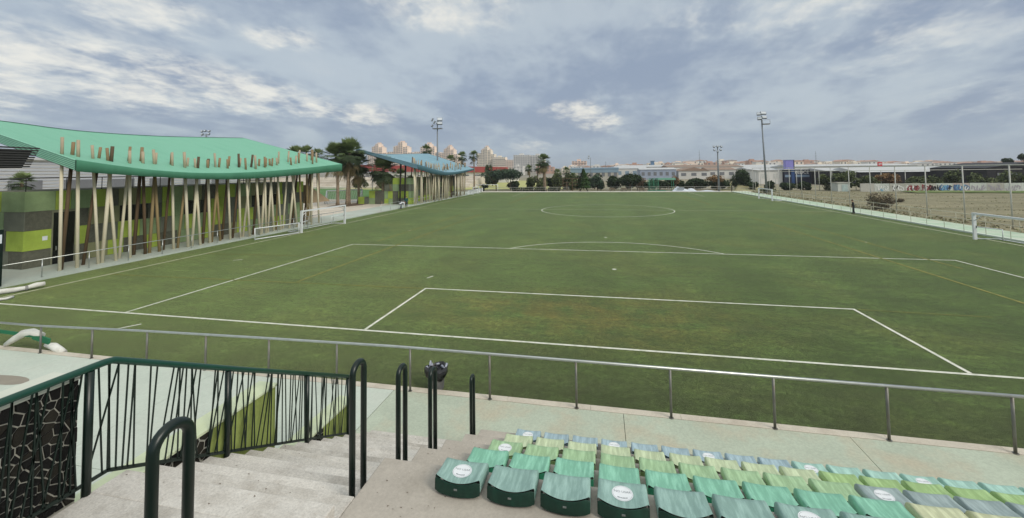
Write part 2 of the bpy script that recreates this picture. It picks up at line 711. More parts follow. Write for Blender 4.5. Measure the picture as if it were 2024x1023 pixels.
# ------------------------------------------------------------------ paved paths
M_mint = pm('mint_concrete', (180, 189, 170), 0.6, 0.07, 0.9, 0.05, tint=(186, 180, 158), tmix=0.95, tscale=0.75, fine=0.09)
M_mint2 = pm('mint_concrete_side', (186, 196, 186), 0.7, 0.08, 0.5, tint=(172, 168, 156), tmix=0.6, tscale=0.25, fine=0.05)
M_kerb = pm('kerb_concrete', (204, 196, 180), 0.85, 0.08, 1.5, 0.1, tint=(176, 164, 148), tmix=0.6, tscale=1.6, fine=0.08)
M_base = pm('path_base', (92, 96, 86), 0.95, 0.15, 2.0)
M_pale = pm('pale_paving', (212, 204, 190), 0.9, 0.1, 0.25, tint=(176, 162, 142), tmix=0.7, tscale=0.12, fine=0.08)


def slab_path(name, xs, ys, top, mat, gap=0.012):
    base = MB()
    base.box(xs[0], xs[-1], ys[0], ys[-1], -0.02, top - 0.03)
    s = struct(base.build(name, M_base))
    for i in range(len(xs) - 1):
        for j in range(len(ys) - 1):
            mb = MB()
            mb.box(xs[i] + gap / 2, xs[i + 1] - gap / 2, ys[j] + gap / 2, ys[j + 1] - gap / 2, top - 0.028, top)
            mb.build('slab', mat, s)
    return s


front_path = slab_path('walkway', [-5.96, -0.26, 4.28, 8.8, 13.3], [-5.80, -3.873], WZ, M_mint)
M_mintp = pm('mint_concrete_pale', (194, 203, 190), 0.65, 0.06, 0.6, 0.05, tint=(200, 204, 192), tmix=0.6, tscale=0.4, fine=0.05)
side_path = slab_path('forecourt', [-34.0, -28.2, -22.6, -17.0, -11.4, -5.97], [-17.0, -11.5, -7.6, -3.873], WZ, M_mintp)
k = MB()
k.box(-33, 13.3, -3.98, -3.66, -0.02, WZ - 0.02)
kerb = struct(k.build('kerb', M_base))
x = -33.0
while x < 13.2:
    mb = MB()
    mb.box(x + 0.003, min(x + 2.0, 13.3) - 0.003, -3.87, -3.655, WZ - 0.08, WZ + 0.006)
    mb.build('kerb_stone', M_kerb, kerb)
    x += 2.0

p = MB()
p.grid([[(xl(y) - 14.0, y, WZ), (xl(y) - 2.35, y, WZ), (xl(y) - 2.35, y, -0.02)] for y in [-3.64 + 6 * i for i in range(18)]], sm=False, flip=True)
struct(p.build('left_path', M_mint2))
p = MB()
p.grid([[(xr(y) + 1.35, y, -0.02), (xr(y) + 1.35, y, WZ), (xr(y) + 1.75, y, WZ)] for y in [-3.64 + 6 * i for i in range(18)]], sm=False, flip=True)
struct(p.build('right_kerb', pm('white_kerb', (206, 216, 202), 0.8, 0.08, 1.0)))
p = MB()
p.grid([[(xr(y) + 1.75, y, WZ - 0.004), (xr(y) + 4.7, y, WZ - 0.004), (xr(y) + 4.7, y, -0.02)] for y in [-3.64 + 6 * i for i in range(18)]], sm=False, flip=True)
struct(p.build('right_path', pm('mint_path', (180, 202, 176), 0.75, 0.1, 0.6, tint=(204, 206, 190), tmix=0.8, tscale=0.3)))
p = MB()
p.box(-34, 35, 97.0, 99.2, -0.02, WZ + 0.006)
struct(p.build('far_path', pm('white_path', (226, 222, 210), 0.85, 0.07, 0.6)))
p = MB()
p.poly([(-62, 31, 0.125), (-36, 31, 0.125), (-37, 66, 0.125), (-62, 66, 0.125)])
struct(p.build('plaza', M_pale))
p = MB()
p.poly([(-140, 60, 0.02), (-58, 44, 0.02), (-46.5, 57.5, 0.02), (-44, 118, 0.02), (-140, 130, 0.02)])
struct(p.build('second_pitch', pm('second_turf', (84, 122, 66), 0.9, 0.1, 0.1, fine=0.1)))
p = MB()
p.poly([(-90, 116, 0.02), (-12, 112, 0.02), (-12, 215, 0.4), (-110, 215, 0.4)])
struct(p.build('dry_lawn', pm('dry_lawn', (178, 178, 118), 0.95, 0.1, 0.06, tint=(160, 164, 100), tmix=0.6, tscale=0.08, fine=0.1)))
# rough waste land beyond the right-hand fence
M_waste = pm('waste_grass', (138, 132, 106), 0.95, 0.26, 0.30, 0.4, tint=(118, 116, 88), tmix=0.85, tscale=0.16, fine=0.22, stretch=(0.5, 1.6, 1))
p = MB()
rnd = random.Random(3)
rows = []
for i in range(30):
    y = 0 + 104 * i / 29
    rows.append([(33.0 + xr(y) - 28.1 + 72 * j / 24, y, (0.0 if j == 0 else 0.10 + 0.12 * rnd.random() + 0.004 * j)) for j in range(25)])
p.grid(rows, flip=True)
struct(p.build('waste_land', M_waste))
p = MB()
p.grid([[(62 + 5 * j, 86 + 1.2 * math.sin(j) + 6.2 * i, 0.34 + 0.1 * (i == 1)) for j in range(10)] for i in range(2)])
struct(p.build('green_verge', pm('green_weeds', (98, 118, 62), 0.95, 0.25, 0.6, tint=(140, 138, 100), tmix=0.8, tscale=0.3, fine=0.3)))
# low earth bank behind the far right corner
p = MB()
p.grid([[(x, 99.5 + 5 * i, (0.02, 1.6, 2.4, 0.02)[i] * (0.75 + 0.25 * math.sin(x * 0.6)) if 33 < x < 41 else 0.02) for x in range(30, 46)] for i in range(4)])
struct(p.build('earth_bank', pm('earth_bank', (176, 166, 128), 0.95, 0.15, 0.4, tint=(120, 132, 76), tmix=0.8, tscale=0.5)))
# gentle slope the town stands on
p = MB()
rows = []
for i in range(8):
    y = 300 + 1700 * i / 7
    rows.append([(-1700 + 3400 * j / 20, y, -0.2 + 12.0 * min(1.0, max(0.0, (y - 300) / 900)) + (1.2 * math.sin(j * 1.7))) for j in range(21)])
p.grid(rows, flip=True)
struct(p.build('hills', pm('far_ground', (150, 142, 130), 0.95, 0.2, 0.01, tint=(110, 118, 96), tmix=0.8, tscale=0.02)))

# fine dry tufts on the waste land: one uncountable mass
tf = MB()
rnd = random.Random(11)
for i in range(9000):
    y = 20 + 76 * rnd.random() ** 0.8
    x = 33.6 + rnd.random() ** 1.3 * (46 + y * 0.15)
    h = rnd.uniform(0.05, 0.16) * (1.6 if rnd.random() < 0.06 else 1)
    for q in range(2):
        a = rnd.uniform(0, PI)
        wd = rnd.uniform(0.06, 0.22)
        lx, ly = rnd.uniform(-0.15, 0.15), rnd.uniform(-0.15, 0.15)
        tf.poly([(x - wd * math.cos(a), y - wd * math.sin(a), 0.08), (x + wd * math.cos(a), y + wd * math.sin(a), 0.08), (x + lx, y + ly, 0.1 + h)], rnd.choice((0, 0, 0, 1, 1, 2)))
stuff(tf.build('dry_grass', [pm('dry_stalk', (172, 164, 134), 0.95, 0.2, 0.3), pm('grey_stalk', (144, 134, 110), 0.95, 0.2, 0.3), pm('green_stalk', (116, 126, 78), 0.95, 0.2, 0.3)]))
# ------------------------------------------------------------------ the concrete stand and its stair
M_conc = pm('stand_concrete', (180, 173, 162), 0.85, 0.08, 1.4, 0.18, tint=(150, 143, 132), tmix=0.65, tscale=1.1, fine=0.07)
M_stair = pm('stair_concrete', (204, 200, 192), 0.9, 0.07, 2.2, 0.45, tint=(172, 166, 156), tmix=0.7, tscale=2.4, fine=0.14)
M_steps = [M_stair, pm('stair_concrete_worn', (196, 192, 184), 0.9, 0.07, 2.0, 0.45, tint=(160, 154, 144), tmix=0.8, tscale=1.8, fine=0.16), pm('stair_concrete_pale', (210, 206, 198), 0.9, 0.07, 2.4, 0.45, tint=(180, 174, 164), tmix=0.7, tscale=2.6, fine=0.14)]
XE, XS = -3.09, -5.5
stand = thing('concrete_stand', 'pale concrete grandstand of broad seating terraces with a stair down its left side', 'grandstand', (XE, -5.81, 0))
FRONT = [-5.81, -6.76, -7.71, -8.66, -9.61, -13.2]
for i in range(5):
    mb = MB()
    mb.box(XE, 13.0, FRONT[i + 1] if i < 4 else -13.2, FRONT[i], -0.02, 0.60 + 0.48 * i)
    mb.build('terrace', M_conc, stand, 0.012)
mb = MB()
mb.box(XE, 13.0, -17.0, -13.203, -0.02, 4.10)
mb.build('terrace', M_conc, stand, 0.012)
ys = -5.75
for k in range(16):
    mb = MB()
    mb.box(XS, XE - 0.004, ys - 0.317 * (k + 1), ys - 0.317 * k, -0.02, WZ + 0.16 * (k + 1))
    mb.build('stair_step', M_steps[(k * 7 + k // 3) % 3], stand, 0.010)
yl = ys - 0.317 * 16
mb = MB()
mb.box(XS, XE - 0.004, yl - 1.75, yl, -0.02, WZ + 0.16 * 16 + 0.002)
mb.build('landing', M_stair, stand, 0.010)
for k in range(8):
    mb = MB()
    mb.box(XS, XE - 0.004, yl - 1.75 - 0.317 * (k + 1), yl - 1.75 - 0.317 * k, -0.02, WZ + 0.16 * (17 + k))
    mb.build('stair_step', M_stair, stand, 0.010)
# a little leaf litter and grit lying on terrace and stair: uncountable
lt = MB()
rnd = random.Random(5)
for i in range(420):
    if rnd.random() < 0.35:
        k = rnd.randrange(5)
        x, y, z = rnd.uniform(XE + 0.1, -2.2) if rnd.random() < 0.7 else rnd.uniform(XE, 6), FRONT[k] - rnd.uniform(0.05, 0.9), 0.60 + 0.48 * k
    else:
        k = rnd.randrange(16)
        x, y, z = rnd.uniform(XS + 0.05, XE - 0.05), ys - 0.317 * k - rnd.uniform(0.03, 0.29), WZ + 0.16 * (k + 1)
    r = rnd.uniform(0.003, 0.011)
    a = rnd.uniform(0, 6)
    lt.poly([(x + r * math.cos(a + q * 2.1) * (1 + 0.8 * (q == 0)), y + r * math.sin(a + q * 2.1), z + 0.003 + 0.003 * (q == 0)) for q in range(3)], rnd.choice((0, 0, 1)))
stuff(lt.build('litter', [pm('grit', (110, 98, 86), 0.9), pm('pale_grit', (214, 206, 196), 0.9)]))

# ------------------------------------------------------------------ seats
SEAT_COL = {  # per seat: bleached top, then rear lip (unfaded, its shade put into the colour)
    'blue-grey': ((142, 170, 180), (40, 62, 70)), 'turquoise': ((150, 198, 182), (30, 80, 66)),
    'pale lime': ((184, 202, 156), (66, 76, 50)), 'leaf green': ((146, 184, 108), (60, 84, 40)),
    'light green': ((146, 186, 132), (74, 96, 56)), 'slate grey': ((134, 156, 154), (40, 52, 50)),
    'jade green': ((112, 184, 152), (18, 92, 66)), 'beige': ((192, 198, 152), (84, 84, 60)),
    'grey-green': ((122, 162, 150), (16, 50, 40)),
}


def seat_mats(cn):
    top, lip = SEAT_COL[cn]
    top = tuple(int(c * 0.80 + 190 * 0.20) for c in top)       # sun-bleached
    k = cn.replace(' ', '_').replace('-', '_')
    pale = tuple(min(255, c + 34) for c in top)
    return (pm('seat_' + k, top, 0.5, 0.12, 6.0, 0, tint=pale, tmix=0.65, tscale=6.0, fine=0.06, stretch=(3.4, 0.5, 1.0), spec=0.4),
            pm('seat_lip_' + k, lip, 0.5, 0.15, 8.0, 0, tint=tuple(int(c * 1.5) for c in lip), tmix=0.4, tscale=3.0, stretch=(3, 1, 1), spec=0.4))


def seat_z(u, v):
    """u -1..1 across, v 0 rear .. 1 front"""
    return 0.170 - 0.030 * (1 - u * u) * (1 - 0.35 * v) - 0.020 * v - 0.012 * math.exp(-((v - 0.45) / 0.3) ** 2) - 0.035 * max(0, (v - 0.75) / 0.25) ** 2


def seat_xy(u, v):
    wdt = 0.222 - 0.006 * v
    return u * wdt, -0.20 - 0.042 * (1 - u * u) * (1 - v) + 0.33 * v + 0.012 * (1 - u * u) * v


def seat_meshes():
    pan = MB()
    nu, nv = 12, 10
    rows = []
    for i in range(nv + 1):
        v = i / nv
        r = []
        for j in range(nu + 1):
            u = -1 + 2 * j / nu
            x, y = seat_xy(u, v)
            r.append((x, y, seat_z(u, v)))
        # turned-down sides
        x, y, z = r[0]
        xx, yy, zz = r[-1]
        r = [(x - 0.010, y, z - 0.115), (x - 0.009, y, z - 0.012)] + r + [(xx + 0.009, yy, zz - 0.012), (xx + 0.010, yy, zz - 0.115)]
        rows.append(r)
    pan.grid(rows)
    fr = rows[-1]
    pan.grid([fr, [(a[0], a[1] + 0.010, a[2] - 0.02) for a in fr], [(a[0], a[1] + 0.008, a[2] - 0.07) for a in fr]])
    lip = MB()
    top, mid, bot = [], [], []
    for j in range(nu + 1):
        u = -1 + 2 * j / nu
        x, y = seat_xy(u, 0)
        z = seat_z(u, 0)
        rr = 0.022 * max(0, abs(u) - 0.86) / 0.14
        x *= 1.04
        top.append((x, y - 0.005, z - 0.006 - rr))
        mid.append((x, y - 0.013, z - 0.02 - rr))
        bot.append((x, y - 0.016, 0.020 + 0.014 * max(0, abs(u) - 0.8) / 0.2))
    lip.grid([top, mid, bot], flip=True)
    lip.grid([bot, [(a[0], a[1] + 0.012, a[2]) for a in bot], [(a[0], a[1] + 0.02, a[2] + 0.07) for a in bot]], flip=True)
    bolt = MB()
    x, y = seat_xy(0, 0)
    bolt.box(-0.016, 0.016, y - 0.020, y - 0.010, 0.082, 0.096)
    foot = MB()
    foot.box(-0.02, 0.02, -0.14, 0.10, -0.005, 0.09)
    return pan, lip, bolt, foot


pan_b, lip_b, bolt_b, foot_b = seat_meshes()
M_bolt = pm('bolt_steel', (120, 126, 124), 0.5)
M_foot = pm('seat_foot', (50, 52, 50), 0.7)
M_stick = pm('sticker_white', (232, 236, 238), 0.45, 0.03, 20)
M_print = pm('print_grey', (142, 148, 152), 0.6, 0.02, 20)
bolt_me, foot_me = bolt_b.mesh('bolt', M_bolt), foot_b.mesh('foot', M_foot)


def on_seat(x, y, dz):
    v = (y + 0.20 + 0.042) / 0.33
    u = x / 0.219
    for _ in range(4):
        v = (y + 0.20 + 0.042 * (1 - u * u) * (1 - v) - 0.012 * (1 - u * u) * v) / 0.33
    return (x, y, seat_z(u, v) + dz)


sb = MB()
cy0, R0 = -0.055, 0.098
rings = [[on_seat(R0 * q / 6 * math.cos(2 * PI * i / 40), cy0 + R0 * q / 6 * math.sin(2 * PI * i / 40), 0.0022) for i in range(41)] for q in range(1, 7)]
sb.grid(rings)
sb.poly(rings[0][:-1])
stick_me = sb.mesh('sticker', M_stick)


def text_tris(txt, size):
    cu = bpy.data.curves.new('lettering_curve', 'FONT')
    cu.body = txt
    cu.size = size
    cu.align_x = 'CENTER'
    cu.align_y = 'CENTER'
    cu.resolution_u = 3
    o = bpy.data.objects.new('lettering_curve', cu)
    COL.objects.link(o)
    dg = bpy.context.evaluated_depsgraph_get()
    me = bpy.data.meshes.new_from_object(o.evaluated_get(dg))
    vs = [tuple(v.co) for v in me.vertices]
    fs = [tuple(p.vertices) for p in me.polygons]
    bpy.data.objects.remove(o)
    bpy.data.curves.remove(cu)
    bpy.data.meshes.remove(me)
    return vs, fs


lb = MB()
vs, fs = text_tris('NO USAR', 0.036)
o0 = len(lb.v)
lb.v += [on_seat(x, cy0 + 0.024 + y, 0.0036) for x, y, z in vs]
for f in fs:
    lb.face([o0 + i for i in f])
# the two lines of small print, and the ring, printed round the sticker
rb = [[on_seat(r * math.cos(2 * PI * i / 40), cy0 + r * math.sin(2 * PI * i / 40), 0.0034) for i in range(41)] for r in (0.088, 0.090)]
lb.grid(rb)
rnd = random.Random(2)
for (rad, a0_, a1_, hh, st) in ((0.064, 222, 318, 0.014, 12), (0.082, 236, 304, 0.006, 4)):
    a = a0_
    while a < a1_:
        wd = rnd.uniform(0.4, 0.75) * st
        A0, A1 = math.radians(a), math.radians(a + wd)
        q = [(rad * math.cos(A0), rad * math.sin(A0) * 0.45 - 0.012), (rad * math.cos(A1), rad * math.sin(A1) * 0.45 - 0.012), (rad * math.cos(A1), rad * math.sin(A1) * 0.45 - 0.012 - hh), (rad * math.cos(A0), rad * math.sin(A0) * 0.45 - 0.012 - hh)]
        lb.poly([on_seat(px_, cy0 - 0.006 + py_, 0.0036) for px_, py_ in q])
        a += st
letter_me = lb.mesh('lettering', M_print)

ROWN = ['front row', 'second row', 'middle row', 'fourth row', 'back row']
NSEAT = [16, 15, 14, 11, 8]
STICK = [{0, 3, 6, 9, 12}, set(), {0, 9}, set(), {0, 3, 6}]


def seat_colour(r, i):
    far = i >= 9
    return [('blue-grey', 'turquoise'), ('pale lime', 'leaf green'), ('light green', 'slate grey'), ('jade green', 'beige'), ('grey-green', 'grey-green')][r][far]


proto_me = {}
rnd = random.Random(21)
for r in range(5):
    for i in range(NSEAT[r]):
        cn = seat_colour(r, i)
        if cn not in proto_me:
            a, c = seat_mats(cn)
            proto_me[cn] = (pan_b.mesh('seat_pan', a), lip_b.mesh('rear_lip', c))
        st = i in STICK[r]
        lab = '%s seat from the stair in the %s, %s%s' % (ORD[i], ROWN[r], cn, ' with round white sticker' if st else '')
        s = thing('stadium_seat', lab, 'seat', (-2.095 + 0.527 * i + rnd.uniform(-0.006, 0.006), FRONT[r] - 0.175 + rnd.uniform(-0.006, 0.006), 0.602 + 0.48 * r), 'backless plastic seats on the terraces', world_parts=False)
        s.rotation_euler = (0, 0, rnd.uniform(-0.02, 0.02))
        link('seat_pan', proto_me[cn][0], s)
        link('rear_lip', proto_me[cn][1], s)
        link('bolt', bolt_me, s)
        for fx in (-0.15, 0.15):
            link('foot', foot_me, s).location = (fx, 0, 0)
        if st:
            so = link('sticker', stick_me, s)
            so.rotation_euler = (0, 0, 0)
            link('lettering', letter_me, so)

# ------------------------------------------------------------------ green metalwork by the stair
M_green = pm('green_enamel', (16, 66, 52), 0.32, 0.08, 6.0, spec=0.5)
M_dkgreen = pm('dark_green_enamel', (8, 28, 22), 0.35, 0.08, 6.0, spec=0.5)


def stair_z(y):
    return WZ + (ys - y) * 0.505 if y > yl else WZ + 0.16 * 16


HL = ['nearest green hoop handrail, cut by the bottom edge of the photo', 'second green hoop handrail down the stair, beside the end of the balustrade',
      'third green hoop handrail down the stair, left of the bin', 'fourth green hoop handrail down the stair, in front of the bin', 'farthest green hoop handrail, lowest on the stair']
for (yc, half, top, lab) in ((-11.95, 0.11, 4.24, HL[0]), (-9.965, 0.105, 3.74, HL[1]), (-8.975, 0.095, 3.255, HL[2]), (-7.97, 0.095, 2.765, HL[3]), (-5.99, 0.085, 1.735, HL[4])):
    h = thing('hoop_handrail', lab, 'handrail', (-3.2, yc, stair_z(yc)), 'green hoop handrails down the stair')
    z0 = stair_z(yc) - 0.02
    rr = 0.032
    pts = [(-3.2, yc - half, z0 - (0.1 if yc < yl else 0.0)), (-3.2, yc - half, top - half - rr)]
    for k in range(1, 12):
        a = PI - PI * k / 12
        pts.append((-3.2, yc + half * math.cos(a), top - half - rr + half * math.sin(a)))
    pts += [(-3.2, yc + half, top - half - rr), (-3.2, yc + half, z0 - 0.02)]
    mb = MB()
    mb.tube(pts, rr, 14)
    mb.build('hoop_tube', M_dkgreen, h)
    for s in (-1, 1):
        mb = MB()
        yy = yc + s * half
        zb = math.ceil((stair_z(yy) - WZ - 1e-6) / 0.16) * 0.16 + WZ if yy > yl else stair_z(yy)
        mb.tube([(-3.2, yy, zb - 0.002), (-3.2, yy, zb + 0.012)], 0.055, 14)
        mb.build('base_flange', M_dkgreen, h)

bal = thing('stair_balustrade', 'green metal balustrade with crossing slanted bars along the left of the stair', 'balustrade', (XS, yl, stair_z(yl)))


def rail_z(y):
    return 3.86 if y < -10.70 else 3.86 + (-10.70 - y) * 0.507


def low_z(y):
    return 2.79 if y < -10.68 else 2.79 + (-10.68 - y) * 0.507


mb = MB()
mb.tube([(XS, -13.2, 3.86), (XS, -11.6, 3.86), (XS, -10.74, 3.86), (XS, -10.66, 3.85), (XS, -9, rail_z(-9)), (XS, -6.58, rail_z(-6.58))], 0.034, 12)
mb.build('top_rail', M_green, bal)
mb = MB()
mb.bar((XS, -13.2, 2.79), (XS, -10.68, 2.79), 0.012, 0.035)
mb.bar((XS, -10.68, 2.79), (XS, -6.58, low_z(-6.58)), 0.012, 0.035)
mb.build('bottom_rail', M_dkgreen, bal)
for y in (-12.4, -10.86, -9.31, -7.77, -6.60):
    mb = MB()
    zb = math.floor((stair_z(y) - WZ) / 0.16 + 0.99) * 0.16 + WZ if y > yl else stair_z(y)
    mb.tube([(XS, y, zb - 0.06), (XS, y, rail_z(y) - 0.03)], 0.036, 10)
    mb.build('post', M_dkgreen, bal)
rnd = random.Random(8)
y = -12.95
while y < -6.72:
    jt, jb = rnd.uniform(-0.05, 0.05), rnd.uniform(-0.05, 0.05)
    if rnd.random() < 0.45:
        jt += rnd.choice((0.16, 0.13, -0.07, 0.19))
    yt, yb = max(-13.1, min(-6.66, y + jt)), max(-13.1, min(-6.66, y + jb))
    mb = MB()
    mb.bar((XS, yb, low_z(yb)), (XS, yt, rail_z(yt) - 0.02), 0.012, 0.012)
    mb.build('baluster', M_dkgreen, bal)
    y += 0.062 + rnd.uniform(-0.012, 0.012)

# stone-clad wall behind the upper part of the balustrade
M_stone = pm('dark_stone', (19, 19, 18), 0.8, 0.35, 6.0, 0.4, fine=0.2)
M_stone2 = pm('olive_stone', (38, 36, 30), 0.8, 0.3, 6.0, 0.4, fine=0.2)
M_mort = pm('mortar', (166, 166, 156), 0.9, 0.12, 8.0, 0.2)
sw = thing('stone_wall', 'black crazy-paved stone wall with pale joints behind the upper balustrade at the lower left', 'wall', (-5.72, -12, 0))
mb = MB()
mb.box(-5.90, -5.575, -13.6, -10.90, -0.02, 3.77)
mb.build('wall', M_mort, sw)
mb = MB()
mb.box(-5.92, -5.555, -13.6, -10.885, 3.772, 3.80)
mb.build('coping', pm('pale_coping', (206, 210, 196), 0.8, 0.08, 2.0), sw)


def clad(parent, x, y0, y1, z0, z1, n, mats, seed, keep=None, gap=0.006):
    rr = random.Random(seed)
    for poly in voronoi(y0, y1, z0, z1, n, rr, gap, keep):
        c = (sum(a for a, _ in poly) / len(poly), sum(bq for _, bq in poly) / len(poly))
        inner = [(c[0] + (a - c[0]) * 0.93, c[1] + (bq - c[1]) * 0.93) for a, bq in poly]
        d = rr.uniform(0.010, 0.022)
        mb = MB()
        nn = len(poly)
        mb.v += [(x - 0.004, a, bq) for a, bq in poly] + [(x + d * 0.6, a, bq) for a, bq in poly] + [(x + d, a, bq) for a, bq in inner]
        for i in range(nn):
            j = (i + 1) % nn
            mb.face((i, j, nn + j, nn + i))
            mb.face((nn + i, nn + j, 2 * nn + j, 2 * nn + i))
        mb.face([2 * nn + i for i in range(nn)])
        mb.build('stone', rr.choice(mats), parent)


clad(sw, -5.575, -12.1, -10.905, 2.66, 3.765, 185, [M_stone, M_stone, M_stone, M_stone2], 4, gap=0.0060)

M_lime = pm('lime_render', (158, 172, 98), 0.85, 0.10, 1.2, 0.25, tint=(126, 138, 74), tmix=0.8, tscale=1.4, fine=0.12, stretch=(2, 2, 0.6))
M_limetop = pm('lime_coping', (212, 222, 188), 0.8, 0.08, 2.0, 0.1, tint=(196, 206, 164), tmix=0.6, tscale=2.0)
for (ya, yb, zt, ysb, n, lab, sd) in ((-10.88, -8.36, 2.50, -9.49, 70, 'longer lime green parapet wall with dark stone corner, left of the upper stair', 31),
                                      (-8.05, -6.30, 1.23, -7.25, 34, 'shorter lime green parapet wall with dark stone corner, beside the lower stair', 32)):
    pw = thing('parapet_wall', lab, 'wall', (-5.75, yb, 0), 'lime parapet walls beside the stair')
    mb = MB()
    mb.box(-5.86, -5.60, ya, yb, -0.02, zt - 0.03)
    mb.build('wall', M_lime, pw)
    mb = MB()
    mb.box(-5.90, -5.56, ya, yb + 0.01, zt - 0.028, zt)
    mb.build('coping', M_limetop, pw)
    mb = MB()
    mb.box(-5.602, -5.580, ya, ysb, -0.02, zt - 0.031)
    mb.build('mortar_bed', M_mort, pw)
    zl = stair_z(ysb) - 0.2
    clad(pw, -5.580, ya, ysb, zl, zt - 0.034, n, [M_stone2, M_stone], sd, keep=lambda q: q[1] > stair_z(q[0]) - 0.2, gap=0.011)

# ------------------------------------------------------------------ railings round the pitch
M_galv = pm('galvanised_steel', (190, 194, 190), 0.34, 0.10, 5.0, metal=0.8, spec=0.5)
M_galvd = pm('dull_steel', (128, 128, 122), 0.5, 0.15, 5.0, metal=0.6, tint=(120, 100, 84), tmix=0.4, tscale=6.0)


def railing(label, pts, hgt, step, post_r=0.028, rail_r=0.032, mids=(), cat='railing', z0=WZ, posts=None, mat=M_galv, pmat=None, group=None, hs=None):
    rl = thing('pitch_railing', label, cat, (pts[0][0], pts[0][1], 0), group)
    P = [Vector((a, bq, z0)) for a, bq in pts]
    mb = MB()
    mb.tube([q + Vector((0, 0, hs[i_] if hs else hgt)) for i_, q in enumerate(P)], rail_r, 10)
    mb.build('top_rail', mat, rl)
    for h in mids:
        mb = MB()
        mb.tube([q + Vector((0, 0, h)) for q in P], rail_r * 0.7, 8)
        mb.build('middle_rail', mat, rl)
    if posts is None:
        posts = []
        for i in range(len(P) - 1):
            d = P[i + 1] - P[i]
            n = max(1, round(d.length / step))
            for j in range(n + (i == len(P) - 2)):
                posts.append(P[i] + d * j / n)
    base = MB()
    base.tube([(0, 0, 0.0), (0, 0, hgt - rail_r * 0.6)], post_r, 10)
    base.tube([(0, 0, -0.002), (0, 0, 0.012)], post_r * 1.9, 10)
    me = base.mesh('post', pmat or mat)
    for q in posts:
        o = link('post', me, rl)
        o.location = Vector(q) - rl.location
        if hs:
            o.scale = (1, 1, interp(sorted((pt_.x, h_) for pt_, h_ in zip(P, hs)), q[0]) / hgt)
    return rl


railing('long galvanised railing along the near goal line in front of the stand', [(13.0, -3.85), (-6.0, -3.85), (-10.0, -3.85), (-14.2, -3.85), (-18.2, -3.85), (-31.0, -3.85)], 1.09, 2.1, hs=[1.09, 1.09, 1.03, 0.95, 0.84, 0.80], posts=[Vector((7.1 - 2.105 * i, -3.85, WZ)) for i in range(-2, 18)], pmat=M_galvd)
railing('galvanised railing along the left touchline in front of the green-roofed building', [(xl(-3) - 2.45, -3.0), (xl(32) - 2.45, 32.4)], 1.0, 2.15, 0.024, 0.026)
railing('low steel railing along the left touchline between the two pavilions', [(xl(42) - 2.45, 41.5), (xl(53) - 2.45, 53.0)], 1.0, 2.9, 0.024, 0.024)
railing('low steel railing along the left touchline in front of the blue-roofed building', [(xl(54) - 2.45, 54.2), (xl(92) - 2.45, 92.0)], 1.0, 2.9, 0.022, 0.022)
railing('steel railing between the turf and the mint path on the right', [(xr(0) + 1.5, 6.0), (xr(96) + 1.5, 96.0)], 1.0, 2.15, 0.02, 0.026, mat=pm('weathered_rail', (196, 192, 172), 0.5, 0.1, 3.0, metal=0.2))
railing('steel railing on the outer edge of the mint path on the right', [(xr(0) + 4.6, 6.0), (xr(96) + 4.6, 96.0)], 1.05, 3.2, 0.02, 0.028, mat=pm('weathered_rail', (176, 174, 158)))
railing('far white and steel railing behind the far goal line, left part', [(-31.0, 98.9), (-9.0, 98.9)], 1.1, 3.0, 0.04, 0.04, mids=(0.6,), mat=pm('grey_rail', (170, 170, 160), 0.6))
railing('far railing behind the far goal line, right part', [(1.0, 98.9), (31.5, 98.9)], 1.1, 3.0, 0.04, 0.04, mids=(0.6,), mat=pm('grey_rail', (170, 170, 160), 0.6))
# ------------------------------------------------------------------ the two pavilions
M_wood = [pm('pale_wood', (228, 220, 194), 0.75, 0.10, 2.0, 0.1, stretch=(3, 3, 0.4), tint=(202, 188, 154), tmix=0.5, tscale=2.0),
          pm('tan_wood', (164, 144, 104), 0.75, 0.12, 2.0, 0.1, stretch=(3, 3, 0.4), tint=(120, 100, 72), tmix=0.5, tscale=2.0),
          pm('brown_wood', (104, 86, 64), 0.8, 0.15, 2.0, 0.1, stretch=(3, 3, 0.4), tint=(74, 60, 46), tmix=0.5, tscale=2.0)]
M_colend = [pm('column_end_pale', (178, 164, 140), 0.85, 0.12, 2.0), pm('column_end_tan', (146, 124, 94), 0.85, 0.12, 2.0), pm('column_end_brown', (98, 82, 64), 0.85, 0.12, 2.0)]
M_pan = {
    'lime': pm('panel_lime', (166, 188, 82), 0.85, 0.10, 1.5, 0.3, tint=(142, 164, 66), tmix=0.5, tscale=0.9, fine=0.12),
    'mid': pm('panel_mid_green', (144, 166, 122), 0.85, 0.10, 1.5, 0.3, tint=(126, 146, 106), tmix=0.5, tscale=0.9, fine=0.12),
    'olive': pm('panel_olive', (140, 142, 106), 0.85, 0.10, 1.5, 0.3, fine=0.14),
    'dark': pm('panel_dark', (98, 99, 86), 0.9, 0.2, 5.0, 0.6, fine=0.55),
    'slate': pm('panel_slate', (116, 120, 106), 0.9, 0.12, 2.0, 0.4, fine=0.25),
}
M_joint = pm('panel_joint', (128, 130, 108), 0.9)
M_black = pm('dark_glass', (14, 16, 16), 0.15, 0.1, 1.0, spec=0.5)
M_soffit = pm('soffit_board', (150, 140, 122), 0.9, 0.12, 1.0)


